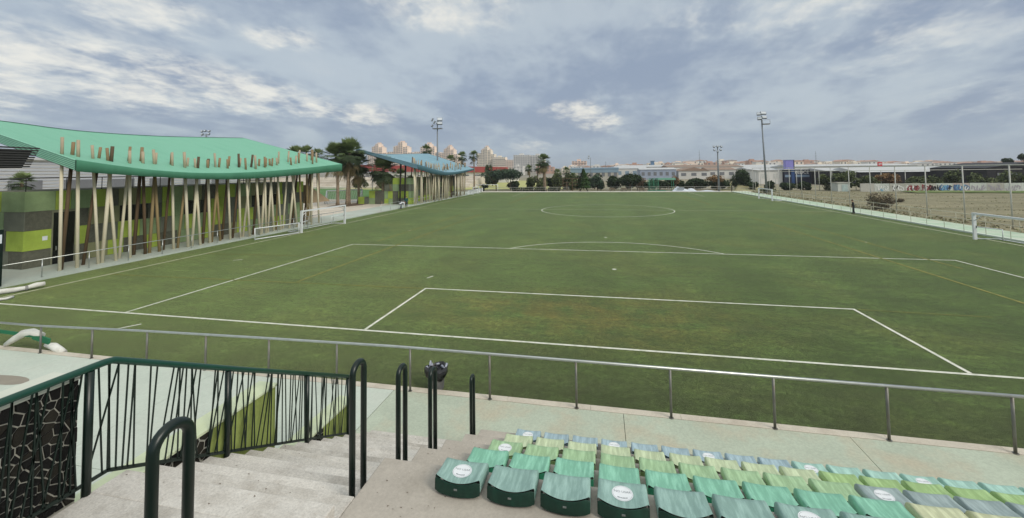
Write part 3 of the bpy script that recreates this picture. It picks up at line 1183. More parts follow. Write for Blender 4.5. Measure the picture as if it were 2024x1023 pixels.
class Roof:
    """ruled saddle roof between a front eave and a higher rear edge"""
    def __init__(s, xf, xrear, y0, y1f, y1r, front, thick, rear):
        s.xf, s.xr, s.y0, s.y1f, s.y1r, s.front, s.thick, s.rear = xf, xrear, y0, y1f, y1r, front, thick, rear

    def pt(s, t, v, bottom=False):
        y1 = s.y1f + (s.y1r - s.y1f) * v
        y = s.y0 + (y1 - s.y0) * t
        zf = spline(s.front, s.y0 + (s.y1f - s.y0) * t)
        zr = spline(s.rear, s.y0 + (s.y1r - s.y0) * t)
        z = zf + (zr - zf) * v
        if bottom:
            tf = spline(s.thick, s.y0 + (s.y1f - s.y0) * t)
            z -= tf + (0.5 - tf) * v
        return (s.xf + (s.xr - s.xf) * v, y, z)

    def z(s, x, y, bottom=False):
        v = (x - s.xf) / (s.xr - s.xf)
        t = (y - s.y0) / (s.y1f + (s.y1r - s.y1f) * v - s.y0)
        return s.pt(t, v, bottom)[2]

    def build(s, parent, m_top, m_fas, m_gab, nt_=40, nv_=12, slats=7, m_slat=None):
        top, bot = [], []
        for i in range(nt_ + 1):
            top.append([s.pt(i / nt_, j / nv_) for j in range(nv_ + 1)])
            bot.append([s.pt(i / nt_, j / nv_, True) for j in range(nv_ + 1)])
        mb = MB()
        mb.grid(top)
        mb.build('roof', m_top, parent)
        mb = MB()
        mb.grid(bot, flip=True)
        mb.build('soffit', M_soffit, parent)
        e = 0.03
        mb = MB()                                         # front fascia, a bent board
        fr = [s.pt(i / nt_, 0) for i in range(nt_ + 1)]
        fb = [s.pt(i / nt_, 0, True) for i in range(nt_ + 1)]
        mb.grid([[(x + e, y, z + 0.02) for x, y, z in fr], [(x + e, y, z - 0.03) for x, y, z in fb], [(x - 0.05, y, z - 0.03) for x, y, z in fb]])
        mb.grid([[(x - 0.10, y, z + 0.021) for x, y, z in fr], [(x + e, y, z + 0.02) for x, y, z in fr]])
        mb.build('fascia', m_fas, parent)
        mb = MB()                                         # rear edge board
        fr = [s.pt(i / nt_, 1) for i in range(nt_ + 1)]
        fb = [s.pt(i / nt_, 1, True) for i in range(nt_ + 1)]
        mb.grid([[(x - e, y, z + 0.02) for x, y, z in fr], [(x - e, y, z - 0.03) for x, y, z in fb]], flip=True)
        mb.grid([[(x - e, y, z + 0.02) for x, y, z in fr], [(x + 0.10, y, z + 0.021) for x, y, z in fr]])
        mb.build('rear_fascia', m_top, parent)
        for tt, sg in ((0.0, -1), (1.0, 1)):                # gable ends: stacked slats over a backing
            a = [s.pt(tt, j / nv_) for j in range(nv_ + 1)]
            c = [s.pt(tt, j / nv_, True) for j in range(nv_ + 1)]
            mb = MB()
            mb.grid([a, c], flip=sg < 0)
            mb.build('gable_backing', m_gab, parent)
            for k in range(slats):
                f0, f1 = k / slats + 0.02, (k + 0.70) / slats
                mb = MB()
                r0 = [(p_[0], p_[1] + sg * 0.045, p_[2] + (q_[2] - p_[2]) * f0 + 0.02) for p_, q_ in zip(a, c)]
                r1 = [(p_[0], p_[1] + sg * 0.045, p_[2] + (q_[2] - p_[2]) * f1 + 0.02) for p_, q_ in zip(a, c)]
                i0 = [(x, y - sg * 0.05, z) for x, y, z in r0]
                i1 = [(x, y - sg * 0.05, z) for x, y, z in r1]
                mb.grid([i0, r0, r1, i1], sm=False)
                mb.build('gable_slat', m_slat or m_top, parent)


def columns(parent, roof, table, seed):
    rr = random.Random(seed)
    for (x, y, sl) in table:
        lx = rr.uniform(-0.03, 0.03)
        zt = roof.z(x, y + sl * 6) + rr.uniform(0.65, 1.25)
        lean = Vector((lx, sl, 1.0))
        p0 = Vector((x, y, WZ - 0.02))
        p1 = p0 + lean * (zt - WZ)
        mat = M_wood[rr.choices((0, 1, 2), (0.85, 0.12, 0.03) if (x > -32.2 or (x > -32.9 and roof.y0 > 40)) else (0.15, 0.45, 0.40))[0]]  # front columns paler, deeper ones browner: lit and shaded tones put into the wood
        mb = MB()
        r = rr.uniform(0.080, 0.102)
        zr_ = roof.z(x, y + sl * 6) - 0.12
        pm_ = p0 + lean * (zr_ - WZ)
        mb.tube([p0, pm_], [r * 1.05, r * 0.98], 8)
        co = mb.build('column', mat, parent)
        mb = MB()                                          # the end standing out of the roof, in its own set of tones
        mb.tube([pm_, p1], [r * 0.98, r * 0.95], 8)
        mb.build('column_end', M_colend[rr.choices((0, 1, 2), (0.52, 0.36, 0.12))[0]], co)


COLS = [(-32.13, 5.05, -0.012), (-32.39, 5.27, 0.056), (-32.03, 5.84, -0.023), (-32.69, 6.56, 0.083), (-32.03, 6.95, -0.066), (-32.14, 7.22, 0.035), (-31.9, 7.86, -0.082), (-32.65, 8.57, 0.077), (-32.04, 8.79, -0.024), (-32.95, 9.68, 0.07), (-32.47, 10.1, -0.043), (-32.57, 10.45, 0.052), (-32.38, 11.01, -0.06), (-32.75, 11.57, 0.068), (-32.35, 12.03, -0.025), (-32.47, 12.43, 0.092), (-32.03, 12.91, -0.067), (-32.17, 13.33, 0.035), (-31.9, 13.81, -0.066), (-32.4, 14.44, 0.081), (-32.09, 14.82, -0.055), (-32.27, 15.13, 0.08), (-32.16, 15.84, -0.082), (-32.68, 16.49, 0.061), (-31.93, 16.6, -0.076), (-32.41, 17.28, 0.088), (-32.03, 17.72, -0.041), (-32.14, 18.1, 0.099), (-31.5, 18.21, -0.11), (-32.22, 19.33, 0.081), (-31.55, 19.42, -0.126), (-31.77, 19.82, 0.086), (-31.69, 20.27, -0.043), (-31.88, 20.7, 0.073), (-32.0, 21.61, -0.074), (-32.55, 22.52, 0.019), (-32.04, 22.58, -0.094), (-32.62, 23.53, 0.101), (-31.95, 23.61, 0.145), (-31.89, 24.69, -0.164), (-33.74, 26.18, 0.15), (-32.21, 25.77, -0.079), (-32.91, 26.88, 0.139), (-32.43, 26.93, -0.006), (-33.6, 28.6, 0.08), (-31.5, 26.41, 0.029), (-33.6, 29.0, 0.0), (-31.92, 28.23, -0.083)]

M_rgreen = pm('roof_green', (122, 184, 156), 0.6, 0.06, 0.9, tint=(106, 168, 140), tmix=0.6, tscale=0.9, fine=0.04, spec=0.4, stretch=(0.25, 1.6, 0.25))
M_rgreen2 = pm('fascia_green', (92, 158, 128), 0.6, 0.07, 0.8, tint=(80, 140, 112), tmix=0.6, tscale=0.5, stretch=(1, 1, 0.15), spec=0.4)
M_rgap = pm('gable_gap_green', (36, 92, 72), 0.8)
g1 = Roof(-30.6, -42.0, 4.7, 30.5, 28.0, [(4.7, 6.65), (6.75, 6.34), (9.0, 6.05), (12.7, 5.82), (17.5, 5.87), (24.0, 6.25), (30.5, 6.76)],
          [(4.7, 0.63), (9, 0.41), (12.7, 0.43), (17.5, 0.53), (24, 0.62), (30.5, 0.78)], [(4.7, 9.78), (7.4, 9.66), (11.8, 9.38), (17.6, 9.42), (22.8, 9.68), (28.0, 10.0)])
bg_ = thing('pavilion', 'pavilion with swooping green roof, leaning timber columns and patchwork green wall panels', 'building', (-36, 17, 0))
g1.build(bg_, M_rgreen, M_rgreen2, M_rgap, slats=6, m_slat=pm('gable_slat_green', (150, 208, 182), 0.6, 0.05, 0.9))
columns(bg_, g1, COLS, 12)
WX, WY0, WY1, WTOP = -34.85, 4.9, 29.3, 4.78
mb = MB()
mb.box(-41.5, WX, WY0, WY1, WZ - 0.05, WTOP - 0.02)
mb.build('wall', M_joint, bg_)
ROWZ = [(0.13, 1.18), (1.18, 2.40), (2.40, 3.56), (3.56, 4.80)]
rr = random.Random(40)
PK = {(0, 0): 'dark', (0, 1): 'dark', (1, 0): 'lime', (1, 1): 'lime', (2, 0): 'dark', (2, 1): 'dark', (3, 0): 'mid', (3, 1): 'lime'}
DOOR = (6.25, 7.45)
for ri, (z0, z1) in enumerate(ROWZ):
    y = WY0
    n = 0
    prev = None
    while y < WY1 - 0.3:
        wd = 1.30 if n == 0 else rr.choice((0.8, 1.0, 1.2, 1.5, 1.9))
        if ri == 3 and n == 0:
            wd = 1.45
        y2 = min(WY1, y + wd)
        if WY1 - y2 < 0.5:
            y2 = WY1
        a, c = y, y2
        if ri < 3 and a < DOOR[1] and c > DOOR[0]:
            if a < DOOR[0] - 0.2:
                c = DOOR[0]
            else:
                a = DOOR[1]
                c = max(c, a + 0.7)
        k = PK.get((ri, n)) if n < 2 else None
        if k is None:
            k = rr.choices(('lime', 'mid', 'olive', 'dark', 'slate'), (0.27, 0.27, 0.2, 0.16, 0.10))[0]
            if k == prev:
                k = rr.choice(('mid', 'olive', 'slate'))
        prev = k
        win = ri == 2 and n > 2 and n % 5 in (3, 4)
        mb = MB()
        if win:
            mb.box(WX - 0.06, WX + 0.005, a + 0.02, c - 0.02, z0 + 0.02, z1 - 0.02)
            mb.build('window', M_black, bg_)
        else:
            mb.box(WX - 0.02, WX + 0.03 + rr.uniform(0, 0.012), a + 0.012, c - 0.012, z0 + 0.012, z1 - 0.012)
            mb.build('wall_panel', M_pan[k], bg_)
        y = c
        n += 1
    # the near end wall, facing the stand
    x = WX
    n = 0
    while x > -41.3:
        wd = (1.15, 1.6, 1.3, 1.9, 1.6, 1.2)[n % 6] + 0.25 * ri
        k = [['dark', 'slate', 'dark', 'mid'], ['lime', 'dark', 'mid', 'lime'], ['slate', 'mid', 'dark', 'olive'], ['mid', 'lime', 'mid', 'olive']][ri][n % 4]
        x2 = max(-41.5, x - wd)
        mb = MB()
        mb.box(x2 + 0.012, x + (0.03 if n == 0 else -0.012), WY0 - 0.03 - rr.uniform(0, 0.012), WY0 + 0.02, z0 + 0.012, z1 - 0.012)
        mb.build('wall_panel', M_pan[k], bg_)
        x = x2
        n += 1
mb = MB()
mb.box(WX - 0.04, WX + 0.012, DOOR[0] + 0.05, DOOR[1] - 0.05, 0.13, 3.4)
dr = mb.build('door', M_black, bg_)
mb = MB()
mb.box(WX + 0.012, WX + 0.06, DOOR[0] + 0.18, DOOR[0] + 0.22, 1.0, 1.25)
mb.build('handle', M_galv, dr)
mb = MB()
mb.box(WX + 0.042, WX + 0.055, 5.75, 6.0, 1.72, 1.98)
mb.build('notice', pm('paper_white', (226, 232, 236), 0.7, 0.03), bg_)
# terrace railing on the flat top
mb = MB()
mb.tube([(-41, 5.0, 4.82), (-37.5, 5.0, 5.55), (-35.0, 5.0, 5.62), (-35.0, 29.0, 5.62)], 0.035, 8)
mb.build('terrace_rail', pm('dark_steel', (46, 48, 46), 0.5), bg_)
for y in [5.0 + 2.0 * i for i in range(13)]:
    mb = MB()
    mb.tube([(-35.0, y, 4.78), (-35.0, y, 5.6)], 0.028, 6)
    mb.build('terrace_post', MATS['dark_steel'], bg_)
# sloping timber stair roof at the far end
mb = MB()
mb.prism([(29.6, 4.35), (33.6, 2.3), (33.6, 2.2), (29.6, 2.2)], 'x', -37.0, -34.4)
mb.build('stair_enclosure', pm('stair_timber', (176, 152, 122), 0.8, 0.08, 1.0), bg_)

# ---- blue-roofed twin
M_rblue = pm('roof_blue', (126, 164, 178), 0.6, 0.05, 0.5, tint=(110, 148, 164), tmix=0.5, tscale=0.3, spec=0.4)
M_rblue2 = pm('fascia_blue', (90, 130, 144), 0.6, 0.07, 0.8, spec=0.4)
g2 = Roof(-31.0, -42.6, 52.5, 85.0, 84.0, [(52.5, 7.0), (57.8, 6.4), (62, 5.95), (66.8, 5.62), (75, 5.80), (85.0, 6.42)],
          [(52.5, 0.8), (57.8, 0.85), (62, 0.75), (66.8, 0.6), (75, 0.45), (85, 0.35)], [(52.5, 10.05), (57, 9.45), (62, 9.35), (68.5, 9.6), (76.7, 10.0), (84.0, 10.3)])
bb_ = thing('pavilion', 'smaller-looking distant pavilion with swooping blue roof and dense leaning timber columns', 'building', (-36, 68, 0))
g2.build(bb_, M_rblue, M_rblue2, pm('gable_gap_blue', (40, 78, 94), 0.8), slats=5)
rr = random.Random(77)
tab = []
y = 53.7
while y < 84.0:
    tab.append((rr.uniform(-34.0, -31.6), y, rr.uniform(-0.10, 0.10)))
    y += rr.uniform(0.30, 0.72)
columns(bb_, g2, tab, 13)
mb = MB()
mb.box(-36.5, -34.9, 55.6, 82.0, WZ - 0.05, 4.7)
mb.box(-41.0, -36.5, 55.6, 82.0, WZ - 0.05, 2.4)
mb.build('wall', M_joint, bb_)
for ri, (z0, z1) in enumerate(ROWZ):
    y = 55.6
    while y < 81.8:
        wd = rr.choice((1.4, 1.8, 2.4))
        y2 = min(82.0, y + wd)
        mb = MB()
        mb.box(-34.92, -34.86, y + 0.015, y2 - 0.015, z0 + 0.015, z1 - 0.015)
        mb.build('wall_panel', M_pan[rr.choice(('lime', 'mid', 'olive', 'dark', 'slate', 'dark'))], bb_)
        y = y2
# patchwork end wall facing the camera (x0, x1, z0, z1, colour)
for (x0, x1, z0, z1, k) in [(-36.5, -33.9, 3.6, 4.72, 'lime'), (-33.9, -33.0, 3.6, 4.72, 'mid'), (-38.1, -36.5, 2.42, 3.6, 'slate'), (-36.5, -35.3, 2.42, 3.6, 'mid'), (-35.3, -33.5, 2.42, 3.6, 'dark'),
                            (-33.5, -33.0, 2.42, 3.6, 'slate'), (-38.1, -37.4, 1.1, 2.42, 'mid'), (-37.4, -36.5, 1.1, 2.42, 'lime'), (-36.5, -35.4, 0.13, 2.42, 'dark'), (-35.4, -33.5, 1.2, 2.42, 'lime'),
                            (-33.5, -33.0, 1.2, 2.42, 'mid'), (-35.4, -33.6, 0.13, 1.2, 'slate'), (-33.6, -33.0, 0.13, 1.2, 'lime'), (-38.1, -37.3, 0.13, 1.1, 'lime'), (-37.3, -36.5, 0.13, 1.1, 'mid'),
                            (-39.9, -38.1, 0.13, 2.45, 'dark'), (-41.1, -39.9, 1.2, 2.5, 'lime'), (-41.1, -39.9, 0.13, 1.2, 'mid'), (-42.0, -41.1, 0.13, 1.35, 'slate'), (-43.2, -42.0, 0.13, 1.4, 'lime')]:
    yy = 54.2 if z0 < 2.4 and x0 > -38.2 else 54.2
    mb = MB()
    mb.box(x0 + 0.015, x1 - 0.015, yy - 0.04, 55.58, z0 + 0.015, z1 - 0.015)
    mb.build('wall_panel', M_pan[k], bb_)
for x in (-34.9, -34.0):
    mb = MB()
    mb.tube([(x, 53.7, WZ), (x + 0.1, 53.9, 7.4)], 0.16, 8)
    mb.build('dark_column', pm('dark_post', (46, 44, 38), 0.8), bb_)

# ---- dark canopy of a third roof cutting in at the left
M_char = pm('charcoal_sheet', (62, 62, 60), 0.55, 0.1, 1.0, metal=0.2)
dc = thing('dark_canopy', 'charcoal canopy edge of ribbed sheet cutting in at the left under the green roof', 'canopy', (-31, 0, 0))
mb = MB()
mb.prism([(-16, 7.55), (3.02, 7.12), (2.62, 6.18), (-16, 5.90)], 'x', -43.0, -31.06)
mb.build('canopy_body', pm('canopy_black', (18, 18, 18), 0.8), dc)
for k in range(9):
    f = (k + 0.06) / 9
    f2 = (k + 0.68) / 9
    mb = MB()
    za0, za1 = 7.55 + (5.90 - 7.55) * f, 7.55 + (5.90 - 7.55) * f2
    zb0, zb1 = 7.30 + (6.18 - 7.30) * f, 7.30 + (6.18 - 7.30) * f2
    yb0, yb1 = 3.30 - 0.42 * f, 3.30 - 0.42 * f2
    for (xa, xb) in ((-31.06, -30.98),):
        b0 = len(mb.v)
        mb.v += [(xa, -16, za0), (xa, yb0, zb0), (xa, yb1, zb1), (xa, -16, za1), (xb, -16, za0), (xb, yb0, zb0), (xb, yb1, zb1), (xb, -16, za1)]
        for q in ((0, 3, 2, 1), (4, 5, 6, 7), (0, 1, 5, 4), (1, 2, 6, 5), (2, 3, 7, 6), (3, 0, 4, 7)):
            mb.face([b0 + i for i in q])
    mb.build('sheet_rib', M_char, dc)
for y in (-1.5, -8, -14):
    for x in (-32.5, -41):
        mb = MB()
        mb.tube([(x, y, 0), (x, y, 6.2)], 0.14, 8)
        mb.build('post', MATS['dark_post'], dc)

nb = thing('notice_board', 'dark green notice board with a white sheet by the railing at the far left', 'notice board', (-30.9, 1.7, WZ))
mb = MB()
mb.box(-30.93, -30.87, 1.62, 1.92, WZ, 3.0)
mb.build('board', M_dkgreen, nb)
mb = MB()
mb.box(-30.868, -30.862, 1.66, 1.86, 2.30, 2.75)
mb.build('sheet', MATS['paper_white'], nb)

# ------------------------------------------------------------------ buildings beyond
M_white = pm('white_wall', (216, 214, 208), 0.9, 0.05, 0.2, tint=(196, 192, 184), tmix=0.5, tscale=0.1)
M_win = pm('window_dark', (120, 122, 126), 0.3, 0.15, 0.3)
M_pink = pm('pink_render', (240, 222, 204), 0.9, 0.05, 0.1)
M_pinkd = pm('pink_shade', (226, 200, 182), 0.9, 0.05, 0.1)
M_cream = pm('cream_render', (236, 226, 208), 0.9, 0.05, 0.1)
M_terra = pm('terracotta', (194, 158, 140), 0.9, 0.1, 0.2)
M_greyw = pm('grey_render', (222, 220, 214), 0.9, 0.05, 0.1)
M_sheet = pm('pale_sheet_roof', (194, 196, 196), 0.7, 0.05, 0.2)


def slab_block(parent, x0, x1, y0, y1, z0, z1, mat, floors, wmat=M_win, cols=0, rnd=random.Random(1)):
    """rendered block with a recessed window band and projecting balcony edge on every floor"""
    mb = MB()
    mb.box(x0, x1, y0, y1, z0, z1)
    mb.build('wall', mat, parent)
    fh = (z1 - z0) / floors
    for k in range(floors):
        z = z0 + fh * k
        n = cols or max(2, int((x1 - x0) / 3.6))
        if k == 0:
            wb = MB()
            hw = (x1 - x0) * 0.27 / n
            wb.box(-hw, hw, -0.12, 0.1, fh * 0.38, fh * 0.84)
            wme = wb.mesh('window', wmat)
        for c in range(n):
            o = link('window', wme, parent)
            o.location = Vector((x0 + (x1 - x0) * (c + 0.5) / n, y0, z)) - parent.location
        mb = MB()
        mb.box(x0 + 0.3, x1 - 0.3, y0 - 0.9, y0 - 0.14, z + fh * 0.02, z + fh * 0.30)
        mb.build('balcony', mat, parent)


# five stepped pink towers
TW = [(-427.0, -389.0, 46.5, 54.0, 59.5), (-386.0, -336.0, 46.0, 53.5, 61.0), (-333.0, -283.0, 45.0, 51.5, 57.0), (-284.0, -250.0, 41.5, 46.5, 51.5), (-214.0, -182.0, 40.0, 44.0, 48.5)]
TL = ['leftmost stepped pink apartment tower above the blue roof', 'tallest stepped pink apartment tower, second from the left above the blue roof', 'stepped pink apartment tower left of the floodlight pole',
      'stepped pink apartment tower right of the floodlight pole', 'pale stepped tower standing alone right of the palms']
for (x0, x1, za, zb, zc_), lb_ in zip(TW, TL):
    tw = thing('apartment_tower', lb_, 'apartment tower', ((x0 + x1) / 2, 700, 0), 'stepped apartment towers on the skyline')
    wd = x1 - x0
    pm_ = M_pink if x0 < -220 else M_cream
    slab_block(tw, x0, x0 + wd * 0.24, 700, 716, 0, za - 2, pm_, 13)
    slab_block(tw, x0 + wd * 0.24, x0 + wd * 0.44, 699, 716, 0, zb, pm_, 15)
    slab_block(tw, x0 + wd * 0.44, x0 + wd * 0.62, 698, 716, 0, zc_, pm_, 17)
    slab_block(tw, x0 + wd * 0.62, x0 + wd * 0.80, 699, 716, 0, zb - 1, pm_, 15)
    slab_block(tw, x0 + wd * 0.80, x1, 700, 716, 0, za - 4, pm_, 13)
    for k, (f0, f1, zt) in enumerate(((0.47, 0.59, zc_ + 2.6), (0.27, 0.36, zb + 2.0), (0.68, 0.76, zb + 1.0))):
        mb = MB()
        mb.box(x0 + wd * f0, x0 + wd * f1, 704, 712, zc_ - 12, zt)
        mb.build('roof_house', M_pinkd, tw)
for (x0, x1, z1, fl, mat, lb_) in [(-178, -146, 25, 8, M_pink, 'low pink apartment block between the two pale tower groups'), (-146, -118, 33, 11, M_greyw, 'pale grey apartment block with a stepped top behind the umbrella pine'),
                                  (-117, -92, 32, 11, M_white, 'long white balconied apartment block left of the tall palm'), (-182, -160, 30, 9, M_cream, 'cream apartment block against the lone stepped tower'),
                                  (-41, -20, 19, 6, M_pinkd, 'small pink apartment block standing alone above the blue sheds')]:
    y0 = 690 if x0 < -60 else 600
    ab = thing('apartment_block', lb_, 'apartment block', ((x0 + x1) / 2, y0, 0), 'apartment blocks on the skyline')
    slab_block(ab, x0, x1, y0, y0 + 14, 0, z1, mat, fl)
    mb = MB()
    mb.box(x0 + (x1 - x0) * 0.35, x0 + (x1 - x0) * 0.6, y0 + 3, y0 + 10, z1 - 1, z1 + 2.6)
    mb.build('roof_house', mat, ab)

# the low town along the horizon
rr = random.Random(99)
KIND = [(M_white, 'small white town house'), (M_pink, 'small pink town house'), (M_cream, 'small cream town house'), (M_greyw, 'small grey town house'), (M_terra, 'small terracotta town house')]
for i in range(215):
    y = rr.uniform(430, 760)
    s = y / 650
    x = rr.uniform(-40, 590) * s if rr.random() < 0.93 else rr.uniform(-150, -40) * s
    base = 12.0 * (y - 300) / 900 - 1.0
    px_ = x / s
    sky_t = interp([(-150, 14), (-20, 13.2), (60, 14.5), (110, 16.8), (190, 17.2), (260, 14.8), (340, 14.6), (380, 11.0), (440, 12.0), (500, 9.5), (600, 12)], px_)
    top = 5.7 + (sky_t - 5.7) * s * rr.uniform(0.5, 1.06)
    if top < base + 4:
        top = base + 4
    mat, kn = KIND[rr.choices(range(5), (0.30, 0.25, 0.2, 0.13, 0.12))[0]]
    hs = thing('town_house', kn + ' in the hazy town along the horizon', 'house', (x, y, base), kn.split()[1] + ' houses of the far town')
    wd = rr.uniform(8, 24) * s
    mb = MB()
    mb.box(x, x + wd, y, y + 12, base - 3, top)
    mb.build('wall', mat, hs)
    mb = MB()
    fl = max(1, int((top - base) / 3.1))
    for k in range(fl):
        n = max(2, int(wd / 3.4))
        for c in range(n):
            if rr.random() < 0.85:
                a = x + wd * (c + 0.3) / n
                mb.box(a, a + wd * 0.36 / n, y - 0.1, y + 0.1, top - 3.1 * (k + 1) + 0.9, top - 3.1 * (k + 1) + 2.3)
    stuff(mb.build('windows', M_win, hs))
    mb = MB()
    if rr.random() < 0.45:
        mb.prism([(x - 0.3, top), (x + wd + 0.3, top), (x + wd / 2, top + rr.uniform(0.8, 1.6))], 'y', y - 0.3, y + 12.3)
        mb.build('roof', M_terra if rr.random() < 0.7 else M_sheet, hs)
    else:
        mb.box(x + wd * 0.2, x + wd * rr.uniform(0.4, 0.7), y + 3, y + 8, top - 0.2, top + rr.uniform(0.6, 2.0))
        mb.build('roof_house', mat, hs)


def shed(label, x0, x1, y0, y1, z1, rise, wmat, rmat, ridge='x', name='warehouse', doors=0, dmat=M_win, z0=-0.02, group='low sheds beyond the pitch'):
    sh = thing(name, label, 'warehouse', ((x0 + x1) / 2, y0, 0), group)
    mb = MB()
    mb.box(x0, x1, y0, y1, z0, z1)
    mb.build('wall', wmat, sh)
    mb = MB()
    if ridge == 'x':
        mb.prism([(y0 - 0.4, z1 + 0.01), (y1 + 0.4, z1 + 0.01), ((y0 + y1) / 2, z1 + rise)], 'x', x0 - 0.4, x1 + 0.4)
    else:
        mb.prism([(x0 - 0.4, z1 + 0.01), (x1 + 0.4, z1 + 0.01), ((x0 + x1) / 2, z1 + rise)], 'y', y0 - 0.4, y1 + 0.4)
    mb.build('roof', rmat, sh)
    for k in range(doors):
        a = x0 + (x1 - x0) * (k + 0.25) / doors
        mb = MB()
        mb.box(a, a + (x1 - x0) * 0.5 / doors, y0 - 0.08, y0 + 0.1, 0.4 * z1, 0.75 * z1)
        mb.build('window', dmat, sh)
    return sh


M_bluesh = pm('blue_sheet', (134, 156, 172), 0.6, 0.06, 0.2)
M_bluew = pm('blue_wall', (158, 168, 186), 0.8, 0.06, 0.2)
M_beige = pm('beige_wall', (182, 178, 166), 0.9, 0.08, 0.2)
M_red = pm('red_fascia', (168, 82, 80), 0.7, 0.06, 0.3)
M_dsh = pm('dark_shed', (44, 43, 46), 0.8, 0.1, 0.3)
M_brownroof = pm('brown_sheet', (150, 128, 112), 0.8, 0.1, 0.2)
sh_b = shed('long low building with a blue fascia behind the conifer', -15.4, 8.0, 200, 216, 6.2, 0.8, M_beige, M_bluesh, doors=8)
mb = MB()
mb.box(-15.5, 8.1, 199.8, 199.99, 4.4, 6.7)
mb.build('fascia', M_bluesh, sh_b)
shed('white shed with blue doors behind the dark bushes', 8.6, 27.0, 255, 285, 6.4, 1.6, M_white, M_sheet, doors=4, dmat=M_bluesh)
shed('pale blue shed with a row of dark windows behind the green cage', 21.0, 40.0, 230, 250, 5.6, 1.0, M_bluew, M_sheet, doors=6)
shed('white gabled workshop behind the green cage', 42.0, 58.0, 235, 260, 4.6, 2.0, M_white, M_brownroof, 'y', doors=3)
shed('white shed with a brown roof left of the floodlight', 58.5, 73.0, 240, 262, 5.0, 1.4, M_white, M_brownroof, doors=3)
shed('wide pale shed under a brown roof far behind the corner', 45.0, 92.0, 290, 330, 7.0, 1.6, M_greyw, M_brownroof, doors=5)
shed('long white shed roof far behind the cage', 13.0, 60.0, 320, 360, 7.6, 1.6, M_white, M_sheet, doors=4)
shed('pale grey shed right of the round tree', 76.0, 104.0, 230, 250, 5.2, 1.2, M_greyw, M_sheet, doors=3)
shed('white shed behind the tall right floodlight', 96.0, 122.0, 300, 340, 6.6, 1.6, M_white, M_sheet, doors=3)
shed('pale unit with tall shutters left of the dark shop', 54.6, 62.2, 151, 170, 4.9, 0.5, M_greyw, M_sheet, doors=2, dmat=pm('pale_shutter', (206, 206, 200), 0.7))
shed('long white shed with a low roof behind the dark shop', 90.0, 140.0, 210, 240, 6.2, 1.0, M_white, M_sheet, doors=3)
shed('grey shed with a flat roof behind the red sign', 108.0, 150.0, 235, 262, 6.0, 1.2, M_greyw, M_brownroof, doors=3)
shed('long black shed with a white roof behind the graffiti wall', 75.0, 106.5, 130, 150, 4.1, 1.5, M_dsh, M_sheet, doors=0)
shed('low black shed with a shallow pale roof beside the dark shop', 70.8, 88.0, 140, 160, 4.6, 0.9, M_dsh, M_sheet, doors=0)
shed('big black shed with a peaked roof at the far right', 91.4, 108.0, 110, 128, 5.1, 1.3, M_dsh, pm('black_sheet', (40, 40, 44), 0.6, 0.1, 0.3), 'y', doors=2)
sh_r = shed('long white building with a red fascia behind the palms on the left', -127, -44, 182, 210, 5.6, 1.0, M_white, M_sheet, doors=14)
mb = MB()
mb.prism([(-127.3, 6.4), (-43.8, 5.0), (-43.8, 7.6), (-127.3, 10.0)], 'y', 181.4, 181.9)
mb.build('fascia', M_red, sh_r)
hall = thing('white_hall', 'white ribbed hall seen behind the timber columns of the green pavilion', 'hall', (-80, 40, 0))
mb = MB()
mb.box(-100, -78, 20, 64, -0.02, 8.0)
mb.build('wall', M_white, hall)
for k in range(16):
    mb = MB()
    mb.box(-77.99, -77.90, 20, 64, 0.5 + 0.46 * k, 0.5 + 0.46 * k + 0.30)
    mb.build('cladding_board', pm('hall_board', (180, 184, 190), 0.7, 0.04, 0.5), hall)
mb = MB()
mb.box(-101, -77.5, 19.5, 64.5, 8.0, 8.35)
mb.build('roof', M_sheet, hall)
for k in range(7):
    mb = MB()
    mb.box(-77.95, -77.8, 21 + 6 * k, 24.5 + 6 * k, 3.2, 5.2)
    mb.build('window', M_win, hall)
ter = thing('stepped_terrace', 'pale stepped terrace beyond the second pitch on the left', 'terrace', (-90, 130, 0))
for k in range(5):
    mb = MB()
    mb.box(-140, -46, 124 + 5 * k, 129 + 5 * k, -0.02, 0.7 + 0.8 * k)
    mb.build('step', M_pale, ter)

# dark shop with lettering and purple roof box
sp = thing('shop', 'dark blue-black shop front with white letters behind the tall fence', 'shop', (70, 150, 0))
mb = MB()
mb.box(62.4, 84, 150, 172, -0.02, 4.95)
mb.build('wall', pm('shop_navy', (44, 48, 66), 0.7, 0.1, 0.3), sp)
mb = MB()
mb.box(62.2, 84.2, 149.7, 172.2, 4.96, 5.3)
mb.build('roof', M_sheet, sp)
mb = MB()
mb.box(64.6, 65.6, 149.8, 149.99, -0.02, 4.9)
mb.build('pilaster', pm('shop_blue', (48, 78, 128), 0.6), sp)
for (a, c) in ((62.6, 64.4), (65.9, 70.2)):
    mb = MB()
    mb.box(a, c, 149.85, 149.99, 2.4, 3.2)
    mb.build('window', pm('shop_glass', (132, 152, 172), 0.2, 0.05, 0.5), sp)
vs, fs = text_tris('FELICE', 1.5)
mb = MB()
mb.v += [(67.9 + x, 149.88, 4.05 + y) for x, y, z in vs]
for f in fs:
    mb.face(f)
mb.build('lettering', pm('sign_white', (236, 236, 232), 0.6, 0.02), sp)
pb = thing('roof_box', 'square purple-blue box sign standing on the shop roof', 'box sign', (65, 152, 5.3))
mb = MB()
mb.box(63.6, 66.0, 151.4, 153.6, 5.30, 8.4)
mb.build('box_panel', pm('purple_panel', (138, 134, 200), 0.5, 0.08, 0.6), pb)
mb = MB()
mb.box(66.01, 66.3, 151.4, 153.6, 5.30, 8.4)
mb.build('dark_side', M_dsh, pb)
mb = MB()
mb.box(63.5, 66.35, 151.3, 153.7, 8.41, 8.5)
mb.build('cap', M_bluesh, pb)
rs = thing('red_sign', 'small red square sign with a white mark above the shed roofs', 'sign', (119.5, 200, 0))
mb = MB()
